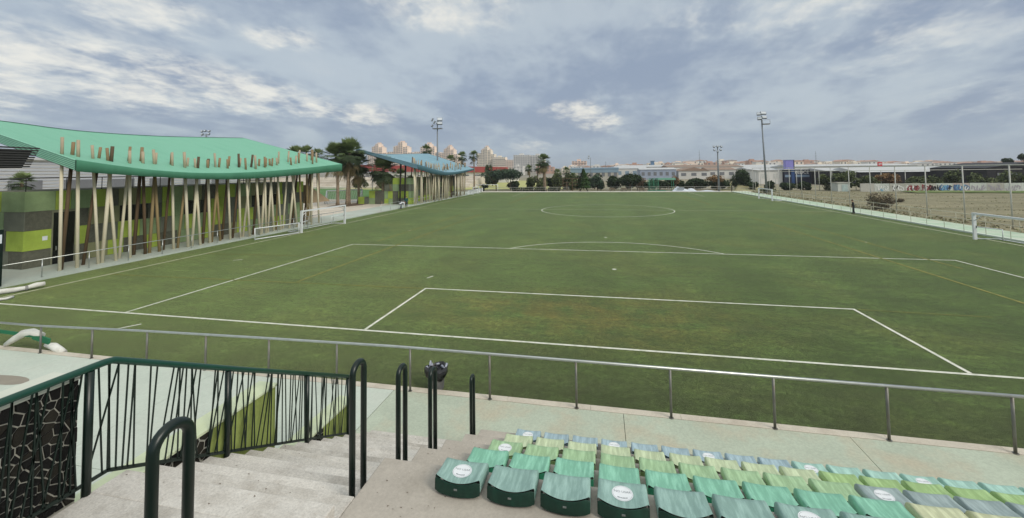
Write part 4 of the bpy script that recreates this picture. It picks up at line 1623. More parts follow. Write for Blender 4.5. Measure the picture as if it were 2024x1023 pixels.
mb.box(118.7, 120.4, 199.8, 200.1, 5.9, 7.7)
mb.build('board', pm('sign_red', (206, 40, 58), 0.6, 0.03), rs)
mb = MB()
mb.box(119.0, 120.1, 199.72, 199.79, 7.0, 7.2)
mb.box(119.0, 119.25, 199.72, 199.79, 6.3, 7.2)
mb.box(119.0, 120.1, 199.70, 199.78, 6.65, 6.85)
mb.build('emblem', MATS['sign_white'], rs)
for x in (119.0, 120.1):
    mb = MB()
    mb.box(x - 0.1, x + 0.1, 200.11, 200.25, -0.02, 7.5)
    mb.build('post', M_galvd, rs)
tb = thing('blue_tower', 'small blue tower block on the skyline behind the white sheds', 'tower', (47.5, 400, 0))
mb = MB()
mb.box(46.0, 49.0, 400, 404, -0.02, 13.2)
mb.build('shaft', pm('tower_blue', (96, 130, 164), 0.6, 0.05), tb)
mb = MB()
mb.box(45.6, 49.4, 399.6, 404.4, 13.21, 13.8)
mb.build('cap', M_bluesh, tb)

# ------------------------------------------------------------------ graffiti wall and hut on the waste land
gw = thing('graffiti_wall', 'long pale concrete panel wall covered in graffiti across the waste land', 'wall', (70, 94, 0))
M_gp = [pm('wall_panel_grey', (188, 186, 176), 0.9, 0.08, 0.5, tint=(158, 156, 146), tmix=0.5, tscale=0.6, fine=0.08), pm('wall_panel_pale', (204, 208, 200), 0.9, 0.08, 0.5, tint=(170, 176, 170), tmix=0.5, tscale=0.6), pm('wall_panel_pink', (196, 182, 174), 0.9, 0.08, 0.5, tint=(160, 150, 146), tmix=0.5, tscale=0.6)]
xs_ = [56.0, 58.7, 61.6, 64.5, 67.4, 70.3, 73.3, 76.3, 79.3, 82.3, 85.3, 88.3]
tags = [pm('spray_red', (146, 66, 70), 0.7, 0.1, 1), pm('spray_black', (38, 34, 38), 0.7), pm('spray_white', (230, 230, 226), 0.7), pm('spray_blue', (86, 118, 160), 0.7, 0.2, 1), pm('spray_sky', (126, 178, 206), 0.7, 0.1, 1), pm('spray_violet', (150, 132, 166), 0.7), pm('spray_faint', (170, 164, 170), 0.8, 0.1, 2)]
rr = random.Random(17)
for i in range(len(xs_) - 1):
    mb = MB()
    mb.box(xs_[i] + 0.02, xs_[i + 1] - 0.02, 93.85 + rr.uniform(0, 0.04), 94.1, -0.02, 1.72 + rr.uniform(-0.05, 0.05) + 0.25)
    po = mb.build('wall_panel', M_gp[(0, 1, 0, 0, 0, 1, 2, 1, 0, 1, 1)[i]], gw)
    cs = {1: [4, 2], 2: [1, 2, 1], 3: [0, 1, 0, 2], 4: [1, 0, 1, 2], 5: [3, 4, 1, 3], 6: [3, 4, 3, 2], 7: [6], 8: [6], 9: [6]}.get(i)
    if not cs:
        continue
    for k in range(14 if i in (3, 4, 5, 6) else 5):       # looping letter-like strokes of spray paint
        cx = xs_[i] + 0.35 + (xs_[i + 1] - xs_[i] - 0.7) * ((k + 0.5) / (14 if i in (3, 4, 5, 6) else 5))
        czz = 1.0 + rr.uniform(-0.15, 0.15)
        mb = MB()
        n = 16
        a0_ = rr.uniform(0, 6)
        span = rr.uniform(2.6, 5.2)
        L_, R_ = [], []
        wd = rr.uniform(0.07, 0.13)
        sk_ = rr.uniform(-0.2, 0.2)
        for q in range(n + 1):
            a = a0_ + span * q / n
            rx, rz_ = 0.26 + 0.08 * math.sin(2 * a), 0.45 + 0.12 * math.cos(3 * a)
            ux, uz = math.cos(a), math.sin(a)
            L_.append((cx + (rx + wd) * ux + sk_ * uz, 93.835 - 0.002 * k, czz + (rz_ + wd) * uz))
            R_.append((cx + (rx - wd) * ux + sk_ * uz, 93.835 - 0.002 * k, czz + (rz_ - wd) * uz))
        mb.grid([L_, R_], sm=False)
        mb.build('graffiti_stroke', tags[rr.choice(cs)], po)
ht = thing('hut', 'small pale concrete hut with a light door at the end of the graffiti wall', 'hut', (54, 96, 0))
mb = MB()
mb.box(52.4, 54.8, 95.5, 98.5, -0.02, 2.1)
mb.build('wall', M_gp[1], ht)
mb = MB()
mb.box(52.2, 55.0, 95.3, 98.7, 2.11, 2.22)
mb.build('roof', M_gp[0], ht)
mb = MB()
mb.box(53.2, 54.3, 95.42, 95.49, 0.1, 1.7)
mb.build('door', pm('hut_door', (176, 194, 190), 0.6), ht)
# ------------------------------------------------------------------ vegetation
M_bark = pm('bark', (104, 90, 74), 0.95, 0.2, 3.0, 0.4, fine=0.2)
M_palmbark = pm('palm_bark', (138, 122, 102), 0.95, 0.18, 3.0, 0.5, tint=(92, 80, 66), tmix=0.7, tscale=2.0, stretch=(1, 1, 3))


def leaf_mats(k, a, c, d):
    return [pm('leaf_%s_light' % k, a, 0.7, 0.18, 0.8, spec=0.25), pm('leaf_%s_mid' % k, c, 0.7, 0.18, 0.8, spec=0.25), pm('leaf_%s_dark' % k, d, 0.75, 0.18, 0.8, spec=0.2)]


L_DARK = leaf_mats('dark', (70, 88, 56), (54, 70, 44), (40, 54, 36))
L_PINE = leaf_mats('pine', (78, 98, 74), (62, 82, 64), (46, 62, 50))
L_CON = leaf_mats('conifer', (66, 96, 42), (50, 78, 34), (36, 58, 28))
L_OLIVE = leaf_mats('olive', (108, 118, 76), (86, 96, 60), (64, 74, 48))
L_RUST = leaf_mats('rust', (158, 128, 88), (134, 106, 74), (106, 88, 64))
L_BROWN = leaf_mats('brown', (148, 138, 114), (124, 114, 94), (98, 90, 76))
M_frond = leaf_mats('palm', (116, 132, 84), (90, 108, 66), (58, 72, 48))
M_dead = pm('dead_frond', (116, 106, 74), 0.9, 0.2, 1.0)


def crown(blobs, n, size, rnd, flat=0.0):
    """leaf-sized quads through a set of uneven ellipsoid clumps (x, y, z, rx, ry, rz)"""
    mb = MB()
    vol = [b_[3] * b_[4] * b_[5] for b_ in blobs]
    for (x, y, z, rx, ry, rz) in blobs:
        # dense core so that the crown is not see-through everywhere
        k = int(n * (rx * ry * rz) ** 0.67 / sum(v ** 0.67 for v in vol))
        for i in range(k):
            a, bq = rnd.uniform(0, 2 * PI), math.acos(rnd.uniform(-1, 1))
            rad = rnd.uniform(0.35, 1.0) ** 0.5 * (1 + 0.14 * math.sin(3 * a + x) * math.sin(4 * bq + y))
            ctr = Vector((x + rx * rad * math.sin(bq) * math.cos(a), y + ry * rad * math.sin(bq) * math.sin(a), z + rz * rad * math.cos(bq)))
            s = size * rnd.uniform(0.6, 1.5)
            u = Vector((rnd.gauss(0, 1), rnd.gauss(0, 1), rnd.gauss(0, 0.6))).normalized()
            v = u.cross(Vector((rnd.gauss(0, 1), rnd.gauss(0, 1), rnd.gauss(0, 1)))).normalized()
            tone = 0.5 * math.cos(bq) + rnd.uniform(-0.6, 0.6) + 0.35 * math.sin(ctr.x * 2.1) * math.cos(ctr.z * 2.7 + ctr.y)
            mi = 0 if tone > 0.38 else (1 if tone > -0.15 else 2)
            mb.poly([ctr - u * s - v * s * 0.55, ctr + u * s - v * s * 0.4, ctr + u * s * 0.8 + v * s * 0.6, ctr - u * s * 0.7 + v * s * 0.5], mi)
    return mb


def blobs_for(w_, d_, z0, z1, n, rnd, shape='round'):
    out = []
    for i in range(n):
        a = rnd.uniform(0, 2 * PI)
        r = rnd.uniform(0.1, 0.72)
        h = rnd.random()
        if shape == 'umbrella':
            zz_ = z0 + (z1 - z0) * (0.45 + 0.3 * h * (1 - r * r))
        else:
            zz_ = z0 + (z1 - z0) * (0.25 + 0.5 * h)
        k = rnd.uniform(0.34, 0.56)
        out.append((w_ / 2 * r * math.cos(a), d_ / 2 * r * math.sin(a), zz_, w_ / 2 * k, d_ / 2 * k, (z1 - z0) / 2 * rnd.uniform(0.45, 0.7)))
    return out


def tree(label, x, y, w_, d_, z0, z1, mats, cat='tree', name='tree', n=2200, leaf=0.17, nb=9, trunks=((0, 0),), seed=1, shape='round', group=None, tr=0.16, zg=0.0):
    rnd = random.Random(seed)
    t_ = thing(name, label, cat, (x, y, zg), group, world_parts=False)
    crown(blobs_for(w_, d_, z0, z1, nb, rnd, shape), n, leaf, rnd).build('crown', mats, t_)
    tb_ = MB()
    for (tx, ty) in trunks:
        top = (tx + rnd.uniform(-0.3, 0.3), ty, z0 + (z1 - z0) * 0.45)
        mid = (tx + rnd.uniform(-0.15, 0.15), ty, z0 * 0.6)
        tb_.tube([(tx, ty, -0.1), mid, top], [tr, tr * 0.8, tr * 0.4], 7)
        for q in range(4):
            a = rnd.uniform(0, 2 * PI)
            tb_.tube([mid, (mid[0] + w_ * 0.16 * math.cos(a), mid[1] + d_ * 0.16 * math.sin(a), z0 + (z1 - z0) * 0.3), (mid[0] + w_ * 0.3 * math.cos(a), mid[1] + d_ * 0.3 * math.sin(a), z0 + (z1 - z0) * 0.6)], [tr * 0.5, tr * 0.35, tr * 0.12], 5)
    tb_.build('trunk', M_bark, t_)
    return t_


# far row behind the goal
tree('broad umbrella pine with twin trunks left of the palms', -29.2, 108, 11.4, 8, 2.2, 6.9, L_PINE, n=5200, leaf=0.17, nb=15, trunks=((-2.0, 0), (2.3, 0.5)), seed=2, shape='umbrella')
con = thing('conifer', 'dark green conical conifer standing on splayed black legs behind the far goal line', 'tree', (-5.1, 99.6, 0), world_parts=False)
rnd = random.Random(6)
mb = MB()
for i in range(3200):
    h = rnd.random() ** 1.5
    z = 0.95 + 5.2 * h
    r = (1.95 * (1 - h) ** 0.85 + 0.05) * (0.55 + 0.45 * rnd.random() ** 0.5) * (1 + 0.12 * math.sin(9 * h * PI))
    if h < 0.12:
        r *= 0.80 + 1.6 * h
    a = rnd.uniform(0, 2 * PI)
    c_ = Vector((r * math.cos(a), r * math.sin(a), z))
    s = 0.13 * rnd.uniform(0.6, 1.4)
    u = Vector((math.cos(a), math.sin(a), -0.5)).normalized()
    v = Vector((-math.sin(a), math.cos(a), 0.3))
    mb.poly([c_ - u * s - v * s * 0.5, c_ + u * s - v * s * 0.4, c_ + u * s + v * s * 0.4, c_ - u * s + v * s * 0.5], rnd.choice((0, 1, 1, 2)))
mb.build('crown', L_CON, con)
mb = MB()
mb.tube([(0, 0, 0.6), (0, 0, 4.5)], [0.12, 0.04], 6)
mb.build('trunk', M_bark, con)
for s in (-1, 1):
    mb = MB()
    mb.tube([(s * 0.55, -0.1, 1.1), (s * 1.1, -0.2, 0.0)], 0.13, 6)
    mb.build('leg', pm('black_leg', (30, 30, 28), 0.7), con)
tree('dense dark green shrub right of the conifer', -1.6, 107, 4.4, 4, 0.4, 4.4, L_PINE, 'shrub', 'shrub', n=2000, nb=8, seed=12)
tree('small round dark bush left of the wide dark bushes', 2.2, 106, 3.6, 3, 0.5, 4.1, L_DARK, 'shrub', 'shrub', n=1500, nb=6, seed=13)
tree('wide dark spreading tree left of the green cage', 7.3, 106, 7.4, 5, 0.7, 4.9, L_DARK, n=3600, nb=11, seed=14, trunks=((0, 0), (1.8, 0)), shape='umbrella')
tree('low dark bush behind the green cage', 15.4, 109, 4.4, 3, 0.3, 2.6, L_DARK, 'shrub', 'shrub', n=1300, nb=6, seed=15)
tree('low rounded dark tree right of the white covered heap', 24.2, 108, 6.2, 4, 0.6, 3.2, L_DARK, n=2400, nb=9, seed=16)
tree('dark hedge-like shrub below the rust coloured tree', 30.0, 109, 6.6, 3, 0.2, 2.2, L_DARK, 'shrub', 'shrub', n=1800, nb=8, seed=17)
tree('rust coloured thin tree left of the big round tree', 29.6, 107, 6.0, 4, 1.9, 4.1, L_RUST, n=900, leaf=0.15, nb=10, seed=18)
tree('small rust coloured tree behind the green cage', 20.0, 110, 2.6, 2.4, 1.4, 4.3, L_RUST, n=420, leaf=0.14, nb=6, seed=19)
tree('small rust coloured tree left of the green cage', 10.8, 109, 2.0, 2, 1.2, 3.6, L_RUST, n=300, leaf=0.14, nb=5, seed=20)
tree('big round dark green tree at the far right corner of the pitch', 34.9, 105, 6.0, 5, 0.7, 5.3, L_DARK, n=4200, leaf=0.16, nb=12, seed=21)
tree('small dark shrub on a stem beside the umbrella pine', -33.6, 103, 2.6, 2, 0.9, 2.0, L_DARK, 'shrub', 'shrub', n=700, nb=5, seed=22)
for (x, wd, z1, lb_, sd) in ((-20.6, 4.2, 4.4, 'olive green shrub under the short palms', 23), (-17.8, 4.0, 3.8, 'shaggy olive shrub left of the tall palm', 24), (-12.4, 4.6, 5.2, 'bushy olive tree right of the tall palm', 25), (-9.0, 3.8, 4.6, 'bushy olive tree beside the wooden frame', 26)):
    tree(lb_, x, 109, wd, 3.4, 0.3, z1, L_OLIVE, 'shrub', 'shrub', n=1700, nb=8, seed=sd)
for (x0, x1, y, z1, lb_, sd) in ((-25.0, -15.6, 101.5, 1.15, 'low clipped dark hedge behind the far railing, left of the tall palm', 27), (-36.5, -33.0, 101.5, 1.0, 'short clipped dark hedge near the white far goal', 28), (-15.0, -11.6, 101.8, 1.0, 'short clipped dark hedge right of the tall palm', 29)):
    h = thing('hedge', lb_, 'hedge', ((x0 + x1) / 2, y, 0), world_parts=False)
    rnd = random.Random(sd)
    mb = MB()
    for i in range(int((x1 - x0) * 180)):
        c_ = Vector((rnd.uniform(x0, x1) - (x0 + x1) / 2, rnd.uniform(-0.4, 0.4), rnd.uniform(0.05, z1)))
        u = Vector((rnd.gauss(0, 1), rnd.gauss(0, 1), rnd.gauss(0, 1))).normalized() * 0.11
        v = u.cross(Vector((0.3, 0.2, 0.9))).normalized() * 0.08
        mb.poly([c_ - u - v, c_ + u - v, c_ + u + v, c_ - u + v], rnd.choice((1, 2, 2)))
    mb.build('hedge_leaves', L_DARK, h)
# dark belt of shrubs closing the gaps behind the far railing
for i, (x, wd, z1, lb_) in enumerate([(-26.5, 4.0, 2.6, 'dark shrub under the right half of the umbrella pine'), (-15.4, 4.2, 3.4, 'dark shrub behind the trunk of the tall thick palm'), (-11.2, 4.4, 3.6, 'dark shrub behind the wooden frame'), (-7.4, 4.2, 3.4, 'dark shrub just left of the conifer'), (-2.6, 4.6, 3.6, 'dark shrub behind the conifer on its right'),
                                      (3.6, 4.8, 3.2, 'dark shrub filling the gap left of the wide dark tree'), (7.0, 5.4, 2.8, 'dark shrub under the wide dark tree'), (11.0, 4.6, 2.6, 'dark shrub left of the green cage'), (14.6, 4.6, 2.7, 'dark shrub seen through the green cage'), (18.4, 4.4, 2.6, 'dark shrub under the cage roof'),
                                      (22.0, 4.0, 2.4, 'dark shrub behind the white covered heap'), (26.8, 4.8, 2.7, 'dark shrub between the low round tree and the rust tree'), (31.6, 4.6, 2.6, 'dark shrub left under the big round tree')]):
    tree(lb_, x, 112.5 + 0.6 * (i % 3), wd * 1.15, 2.6, 0.0, z1 * (1.28 if -12 < x < 12 else 1.1), L_DARK, 'shrub', 'shrub', n=1900, leaf=0.17, nb=10, seed=200 + i)
# middle distance belts
rr = random.Random(61)
spots = [(-56, 148, 9, 5.2), (-48, 150, 8, 4.6), (-66, 150, 8, 5.0), (-40.5, 140, 5, 4.4), (-41.8, 138, 3.4, 8.2), (-74, 120, 6, 4.6), (-82, 118, 6, 4.4), (-64, 104, 5, 4.2), (-58, 106, 5, 4.8), (-54, 96, 3.4, 2.2)]
names = ['dark shrub belt in the gap between the blue roof and the umbrella pine', 'dark shrub beyond the yellow lawn', 'dark shrub behind the blue-roofed pavilion', 'dark shrub at the left end of the yellow lawn', 'slim dark tree against the red fascia',
         'grey-green tree behind the left palms', 'grey-green tree at the edge of the second pitch', 'olive tree between the palm cluster and the single palm', 'olive tree behind the single palm', 'clipped round bush behind the single palm']
for i, ((x, y, wd, z1), lb_) in enumerate(zip(spots, names)):
    tree(lb_, x, y, wd, wd * 0.6, 0.4, z1, L_DARK if i < 5 else L_OLIVE, n=1300, leaf=0.24, nb=7, seed=70 + i)
vx = [(54, 4.4), (59, 3.6), (63.5, 4.0), (68, 3.3), (72, 3.8), (76.5, 4.4), (81, 3.9), (85.5, 4.4), (90, 4.0), (95, 3.8)]
vn = ['olive bush behind the hut', 'olive bush left of the red graffiti', 'rusty olive bush above the red graffiti', 'olive bush between the red and the blue graffiti', 'olive bush above the blue graffiti', 'largest olive bush behind the graffiti wall', 'olive bush right of the largest one behind the graffiti wall',
      'olive bush before the big black shed', 'olive bush second from the right edge behind the graffiti wall', 'olive bush at the right edge behind the graffiti wall']
for i, ((x, z1), lb_) in enumerate(zip(vx, vn)):
    tree(lb_, x + 1, 98 + (i % 3), 5.6, 3.5, 0.3, z1 + 0.3, L_RUST if i == 2 else L_OLIVE, 'bush', 'bush', n=1500, leaf=0.19, nb=8, seed=90 + i)
for i, (x, wd, z1, lb_) in enumerate([(36.6, 2.4, 2.2, 'black-green clipped bush by the earth bank'), (40.5, 4.4, 2.5, 'dark bush below the pale shutters'), (44.5, 4.2, 2.4, 'dark bush below the dark shop, left part'), (48.0, 3.8, 2.3, 'dark bush left of the white awning'),
                                      (52.4, 4.6, 3.9, 'tall dark bush in front of the shop sign')]):
    tree(lb_, x, 101 + i % 2, wd, 2.6, 0.1, z1, L_DARK if i != 4 else L_OLIVE, 'bush', 'bush', n=1100, leaf=0.17, nb=7, seed=110 + i)
tree('grey-brown leafless scrub by the right-hand railing, beyond the standing person', 35.6, 50.5, 3.4, 4.6, 0.0, 2.3, L_BROWN, 'bush', 'bush', n=2400, leaf=0.09, nb=16, seed=130, tr=0.05)
tree('small tuft of dry scrub in front of the blue graffiti', 44.5, 62, 1.6, 1.6, 0.0, 0.9, L_BROWN, 'bush', 'bush', n=400, leaf=0.08, nb=4, seed=131, tr=0.03)
tree('low green weeds by the far right railing corner', 36.0, 90, 3.4, 3.4, 0.0, 1.1, L_OLIVE, 'bush', 'bush', n=700, leaf=0.12, nb=6, seed=132, tr=0.03)
tree('thin flat-topped pine on the skyline at the far right', 126.8, 150, 3.4, 3, 5.6, 8.2, L_DARK, n=380, leaf=0.22, nb=5, seed=133, shape='umbrella')
tree('second thin flat-topped pine at the right edge of the skyline', 131.0, 150, 3.0, 3, 6.0, 9.2, L_DARK, n=320, leaf=0.22, nb=4, seed=134, shape='umbrella')


def palm_meshes(h, seed, r=1.75, skirt=10, n=56, tr=0.2):
    rnd = random.Random(seed)
    tr_ = MB()
    bend = rnd.uniform(-0.25, 0.25)
    pts, rs = [], []
    for i in range(9):
        f = i / 8
        pts.append((bend * f * f * 2, 0.1 * math.sin(f * 3), -0.1 + (h + 0.1) * f))
        rs.append(tr * (1.25 - 0.45 * f) * (1.35 if i == 0 else 1))
    tr_.tube(pts, rs, 9)
    top = Vector(pts[-1])
    cr = MB()

    def fan(dirv, pet, rad, mi, droop, nbl=11, spread=1.25):
        up = Vector((0, 0, 1))
        side = dirv.cross(up)
        if side.length < 0.1:
            side = Vector((1, 0, 0))
        side.normalize()
        nrm_ = side.cross(dirv).normalized()
        base = top + dirv * pet
        b0 = Vector(top)
        cr.poly([b0 - side * 0.02, b0 + side * 0.02, base + side * 0.015, base - side * 0.015], mi)
        for k in range(nbl):
            a = spread * (2 * (k + 0.5) / nbl - 1)
            d = (dirv * math.cos(a) + side * math.sin(a)).normalized()
            L = rad * (1 - 0.22 * abs(a) / spread) * rnd.uniform(0.85, 1.1)
            s2 = d.cross(nrm_).normalized() * 0.038 * rad
            m1 = base + d * L * 0.6
            tip = base + d * L - Vector((0, 0, droop * L * rnd.uniform(0.6, 1.2)))
            cr.poly([base, m1 - s2, tip, m1 + s2], mi)

    for i in range(n):
        el = math.radians(rnd.uniform(-48, 82))
        az = 2 * PI * i * 0.381966 + rnd.uniform(-0.3, 0.3)
        d = Vector((math.cos(az) * math.cos(el), math.sin(az) * math.cos(el), math.sin(el)))
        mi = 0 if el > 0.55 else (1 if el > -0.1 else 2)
        fan(d, r * rnd.uniform(0.34, 0.54), r * rnd.uniform(0.50, 0.68), mi, 0.14 if el > 0.2 else 0.34, 13, 0.95)
    for i in range(skirt):
        el = math.radians(rnd.uniform(-82, -58))
        az = rnd.uniform(0, 2 * PI)
        d = Vector((math.cos(az) * math.cos(el), math.sin(az) * math.cos(el), math.sin(el)))
        fan(d, r * rnd.uniform(0.4, 1.0), r * 0.6, 3, 0.2, 7, 0.7)
    return tr_, cr


PALM_MATS = M_frond + [M_dead]


def palm(label, x, y, h, seed, r=1.75, skirt=10, n=56, tr=0.2, z=0.0):
    t_ = thing('palm_tree', label, 'palm tree', (x, y, z), 'palms around the pitch', world_parts=False)
    a, c = palm_meshes(h, seed, r, skirt, n, tr)
    a.build('trunk', M_palmbark, t_)
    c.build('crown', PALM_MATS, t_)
    return t_


palm('leftmost trunk of the palm cluster right of the green roof', -43.3, 48.3, 8.3, 1, 2.7, 8, 100, 0.22, 0.12)
palm('tallest palm of the cluster right of the green roof', -42.2, 49.2, 8.9, 2, 2.9, 8, 104, 0.20, 0.12)
palm('palm with a dry skirt in the middle of the cluster right of the green roof', -43.6, 52.0, 7.8, 3, 2.7, 16, 96, 0.20, 0.12)
palm('rightmost palm of the cluster right of the green roof', -43.9, 55.4, 7.0, 4, 2.8, 14, 96, 0.20, 0.12)
palm('single palm with a round crown standing before the blue-roofed pavilion', -38.6, 54.4, 6.0, 5, 2.9, 6, 100, 0.22, 0.12)
palm('left one of three palm tops peeping over the green roof', -60.0, 58.5, 9.6, 6, 2.0, 8)
palm('middle one of three palm tops peeping over the green roof', -60.0, 62.2, 9.8, 7, 2.0, 8)
palm('right one of three palm tops peeping over the green roof', -60.0, 66.0, 9.4, 8, 2.0, 8)
palm('palm top over the blue roof just left of the floodlight pole', -49.8, 100, 12.0, 9, 1.9, 10)
palm('leftmost of three palms beyond the right end of the blue roof', -42.6, 100, 8.9, 10, 1.9, 10)
palm('middle of three palms beyond the right end of the blue roof', -39.1, 100, 9.8, 11, 1.9, 10)
palm('tall palm on a bare trunk at the right end of the blue roof', -35.6, 100, 10.1, 12, 1.8, 8)
palm('tall thick palm with a long dry skirt in the centre behind the far railing', -16.0, 103, 8.4, 13, 2.4, 44, 70, 0.40)
palm('short palm left of the tall thick palm', -21.6, 112, 6.4, 14, 1.6, 8)
palm('second short palm close left of the tall thick palm', -19.6, 113, 6.6, 15, 1.6, 8)
palm('short palm close right of the tall thick palm', -13.2, 112, 4.8, 16, 1.6, 10)
palm('short palm in the bushes left of the conifer', -10.6, 112, 5.4, 17, 1.6, 10)
palm('smallest palm left of the conifer', -8.4, 112, 3.9, 18, 1.4, 8)
palm('small palm with arching fronds behind the patchwork wall of the blue-roofed pavilion', -48.2, 80, 4.6, 19, 2.4, 0, 40)
palm('small palm seen under the green roof at the far left', -70.0, 23.8, 5.0, 20, 1.5, 6)
pl = thing('planter_bed', 'round earth bed at the foot of the palm cluster', 'planting bed', (-43, 51.5, 0.125))
mb = MB()
mb.poly([(-43.2 + 2.5 * math.cos(a * PI / 12), 51.4 + 5.2 * math.sin(a * PI / 12), 0.16) for a in range(24)])
mb.build('soil', pm('soil', (112, 94, 78), 0.95, 0.2, 1.5, 0.4), pl)
mb = MB()
rg = [(-43.2 + 2.55 * math.cos(a * PI / 12), 51.4 + 5.25 * math.sin(a * PI / 12), 0.14) for a in range(25)]
mb.tube(rg, 0.07, 6)
mb.build('edging', M_kerb, pl)

# ------------------------------------------------------------------ goals
M_gw = pm('goal_white', (228, 232, 232), 0.35, 0.03, 3.0, spec=0.5)


def goal(label, x, y0, y1, side, h=2.0, depth=1.5, braces=True, fold=1.6):
    """small-sided goal standing along the touchline, its folded side frames swung behind it; side -1 left, 1 right"""
    g_ = thing('football_goal', label, 'goal', (x, (y0 + y1) / 2, 0), 'small-sided goals parked along the touchlines')
    for y in (y0, y1):
        mb = MB()
        mb.box(x - 0.10, x + 0.10, y - 0.07, y + 0.07, -0.01, h)
        mb.build('goalpost', M_gw, g_)
    mb = MB()
    mb.box(x - 0.10, x + 0.10, y0 - 0.07, y1 + 0.07, h + 0.001, h + 0.13)
    mb.build('crossbar', M_gw, g_)
    for y, s in ((y0, 1), (y1, -1)):
        mb = MB()
        mb.tube([(x + side * 0.02, y, h - 0.5), (x + side * 0.02, y + s * 0.75, h + 0.02)], 0.03, 8)
        mb.build('corner_brace', M_gw, g_)
    mb = MB()
    xa = x + side * depth
    mb.tube([(x + side * 0.05, y0, 0.06), (xa, y0, 0.06), (xa, y1, 0.06), (x + side * 0.05, y1, 0.06)], 0.035, 8)
    mb.build('ground_frame', M_gw, g_)
    for y, s in ((y0, 1), (y1, -1)):
        mb = MB()
        mb.tube([(x + side * 0.08, y, 0.98), (x + side * 0.55, y + s * fold, 0.98), (x + side * 0.55, y + s * fold, 0.16)], 0.035, 8)
        mb.build('folding_arm', M_gw, g_)
        mb = MB()
        mb.box(x + side * 0.06 - 0.03, x + side * 0.06 + 0.03, y - 0.07, y + 0.07, 0.88, 1.06)
        mb.build('hinge', M_galvd, g_)
    return g_


goal('white small-sided goal before the timber columns on the left touchline', xl(24) + 0.0, 21.6, 28.6, -1)
gl = thing('folded_goal', 'low white folded goal frame lying left of the goal on the left touchline', 'folded goal', (xl(18) - 0.6, 18.6, 0))
for (a, c) in (((xl(18) - 1.2, 17.2, 0.06), (xl(20) - 0.1, 21.3, 0.06)), ((xl(18) - 1.2, 17.2, 0.98), (xl(20) - 0.1, 21.3, 0.98)), ((xl(18) - 1.2, 17.2, 0.0), (xl(18) - 1.2, 17.2, 1.02)), ((xl(20) - 0.1, 21.3, 0.0), (xl(20) - 0.1, 21.3, 1.02))):
    mb = MB()
    mb.tube([a, c], 0.045, 8)
    mb.build('frame_tube', M_gw, gl)
goal('white small-sided goal at the right edge of the photo on the right touchline', 27.55, 19.2, 25.3, 1, 1.93)
goal('farther white small-sided goal on the right touchline below the right floodlight', 28.25, 66.4, 72.6, 1, 1.9)
goal('small white goal at the far left corner by the white fence', -31.6, 86.0, 91.0, -1, 1.7, 1.2)
fg = thing('football_goal', 'white full-size goal frame behind the far goal line left of the umbrella pine', 'goal', (-33.4, 101, 0))
for (a, c) in (((-35.4, 101, 0), (-35.4, 101, 1.9)), ((-29.0, 101, 0), (-29.0, 101, 1.9))):
    mb = MB()
    mb.tube([a, c], 0.07, 8)
    mb.build('goalpost', M_gw, fg)
mb = MB()
mb.tube([(-35.4, 101, 1.9), (-29.0, 101, 1.9)], 0.07, 8)
mb.build('crossbar', M_gw, fg)
dg = thing('goal', 'white-framed goal with pale net behind the palm cluster on the second pitch', 'goal', (-47.5, 57, 0))
for (a, c) in (((-49.4, 54, 0), (-49.4, 54, 2.5)), ((-46.0, 60, 0), (-46.0, 60, 2.5)), ((-49.4, 54, 2.5), (-46.0, 60, 2.5)), ((-49.4, 54, 2.5), (-50.6, 55, 0.1)), ((-46.0, 60, 2.5), (-47.4, 61, 0.1)), ((-50.6, 55, 0.1), (-47.4, 61, 0.1))):
    mb = MB()
    mb.tube([a, c], 0.11, 8)
    mb.build('frame_tube', M_gw, dg)
net = MB()
for k in range(16):
    f = k / 15
    a = Vector((-49.4, 54, 2.5)).lerp(Vector((-46.0, 60, 2.5)), f)
    c = Vector((-50.6, 55, 0.1)).lerp(Vector((-47.4, 61, 0.1)), f)
    net.bar(a, c, 0.03)
    a2 = Vector((-49.4, 54, 2.5)).lerp(Vector((-50.6, 55, 0.1)), f)
    c2 = Vector((-46.0, 60, 2.5)).lerp(Vector((-47.4, 61, 0.1)), f)
    net.bar(a2, c2, 0.03)
net.build('net', M_gw, dg)
# white slatted fence at the far left corner
wf = thing('white_fence', 'low white picket fence at the far left corner of the pitch', 'fence', (-33.5, 94, 0))
for k in range(26):
    y = 84.5 + 0.55 * k
    mb = MB()
    mb.box(xl(y) - 2.62, xl(y) - 2.58, y, y + 0.34, WZ, WZ + 1.0)
    mb.build('picket', M_gw, wf)
mb = MB()
mb.bar((xl(84) - 2.66, 84.5, 0.95), (xl(98) - 2.66, 98.8, 0.95), 0.05, 0.08)
mb.build('rail', M_gw, wf)

# ------------------------------------------------------------------ floodlights and masts
M_pole = pm('pole_grey', (128, 134, 138), 0.5, 0.08, 2.0, metal=0.3)
M_lamp = pm('lamp_housing', (112, 118, 124), 0.5, 0.1, 2.0)
M_lens = pm('lamp_glass', (206, 212, 216), 0.15, 0.03, 2.0)


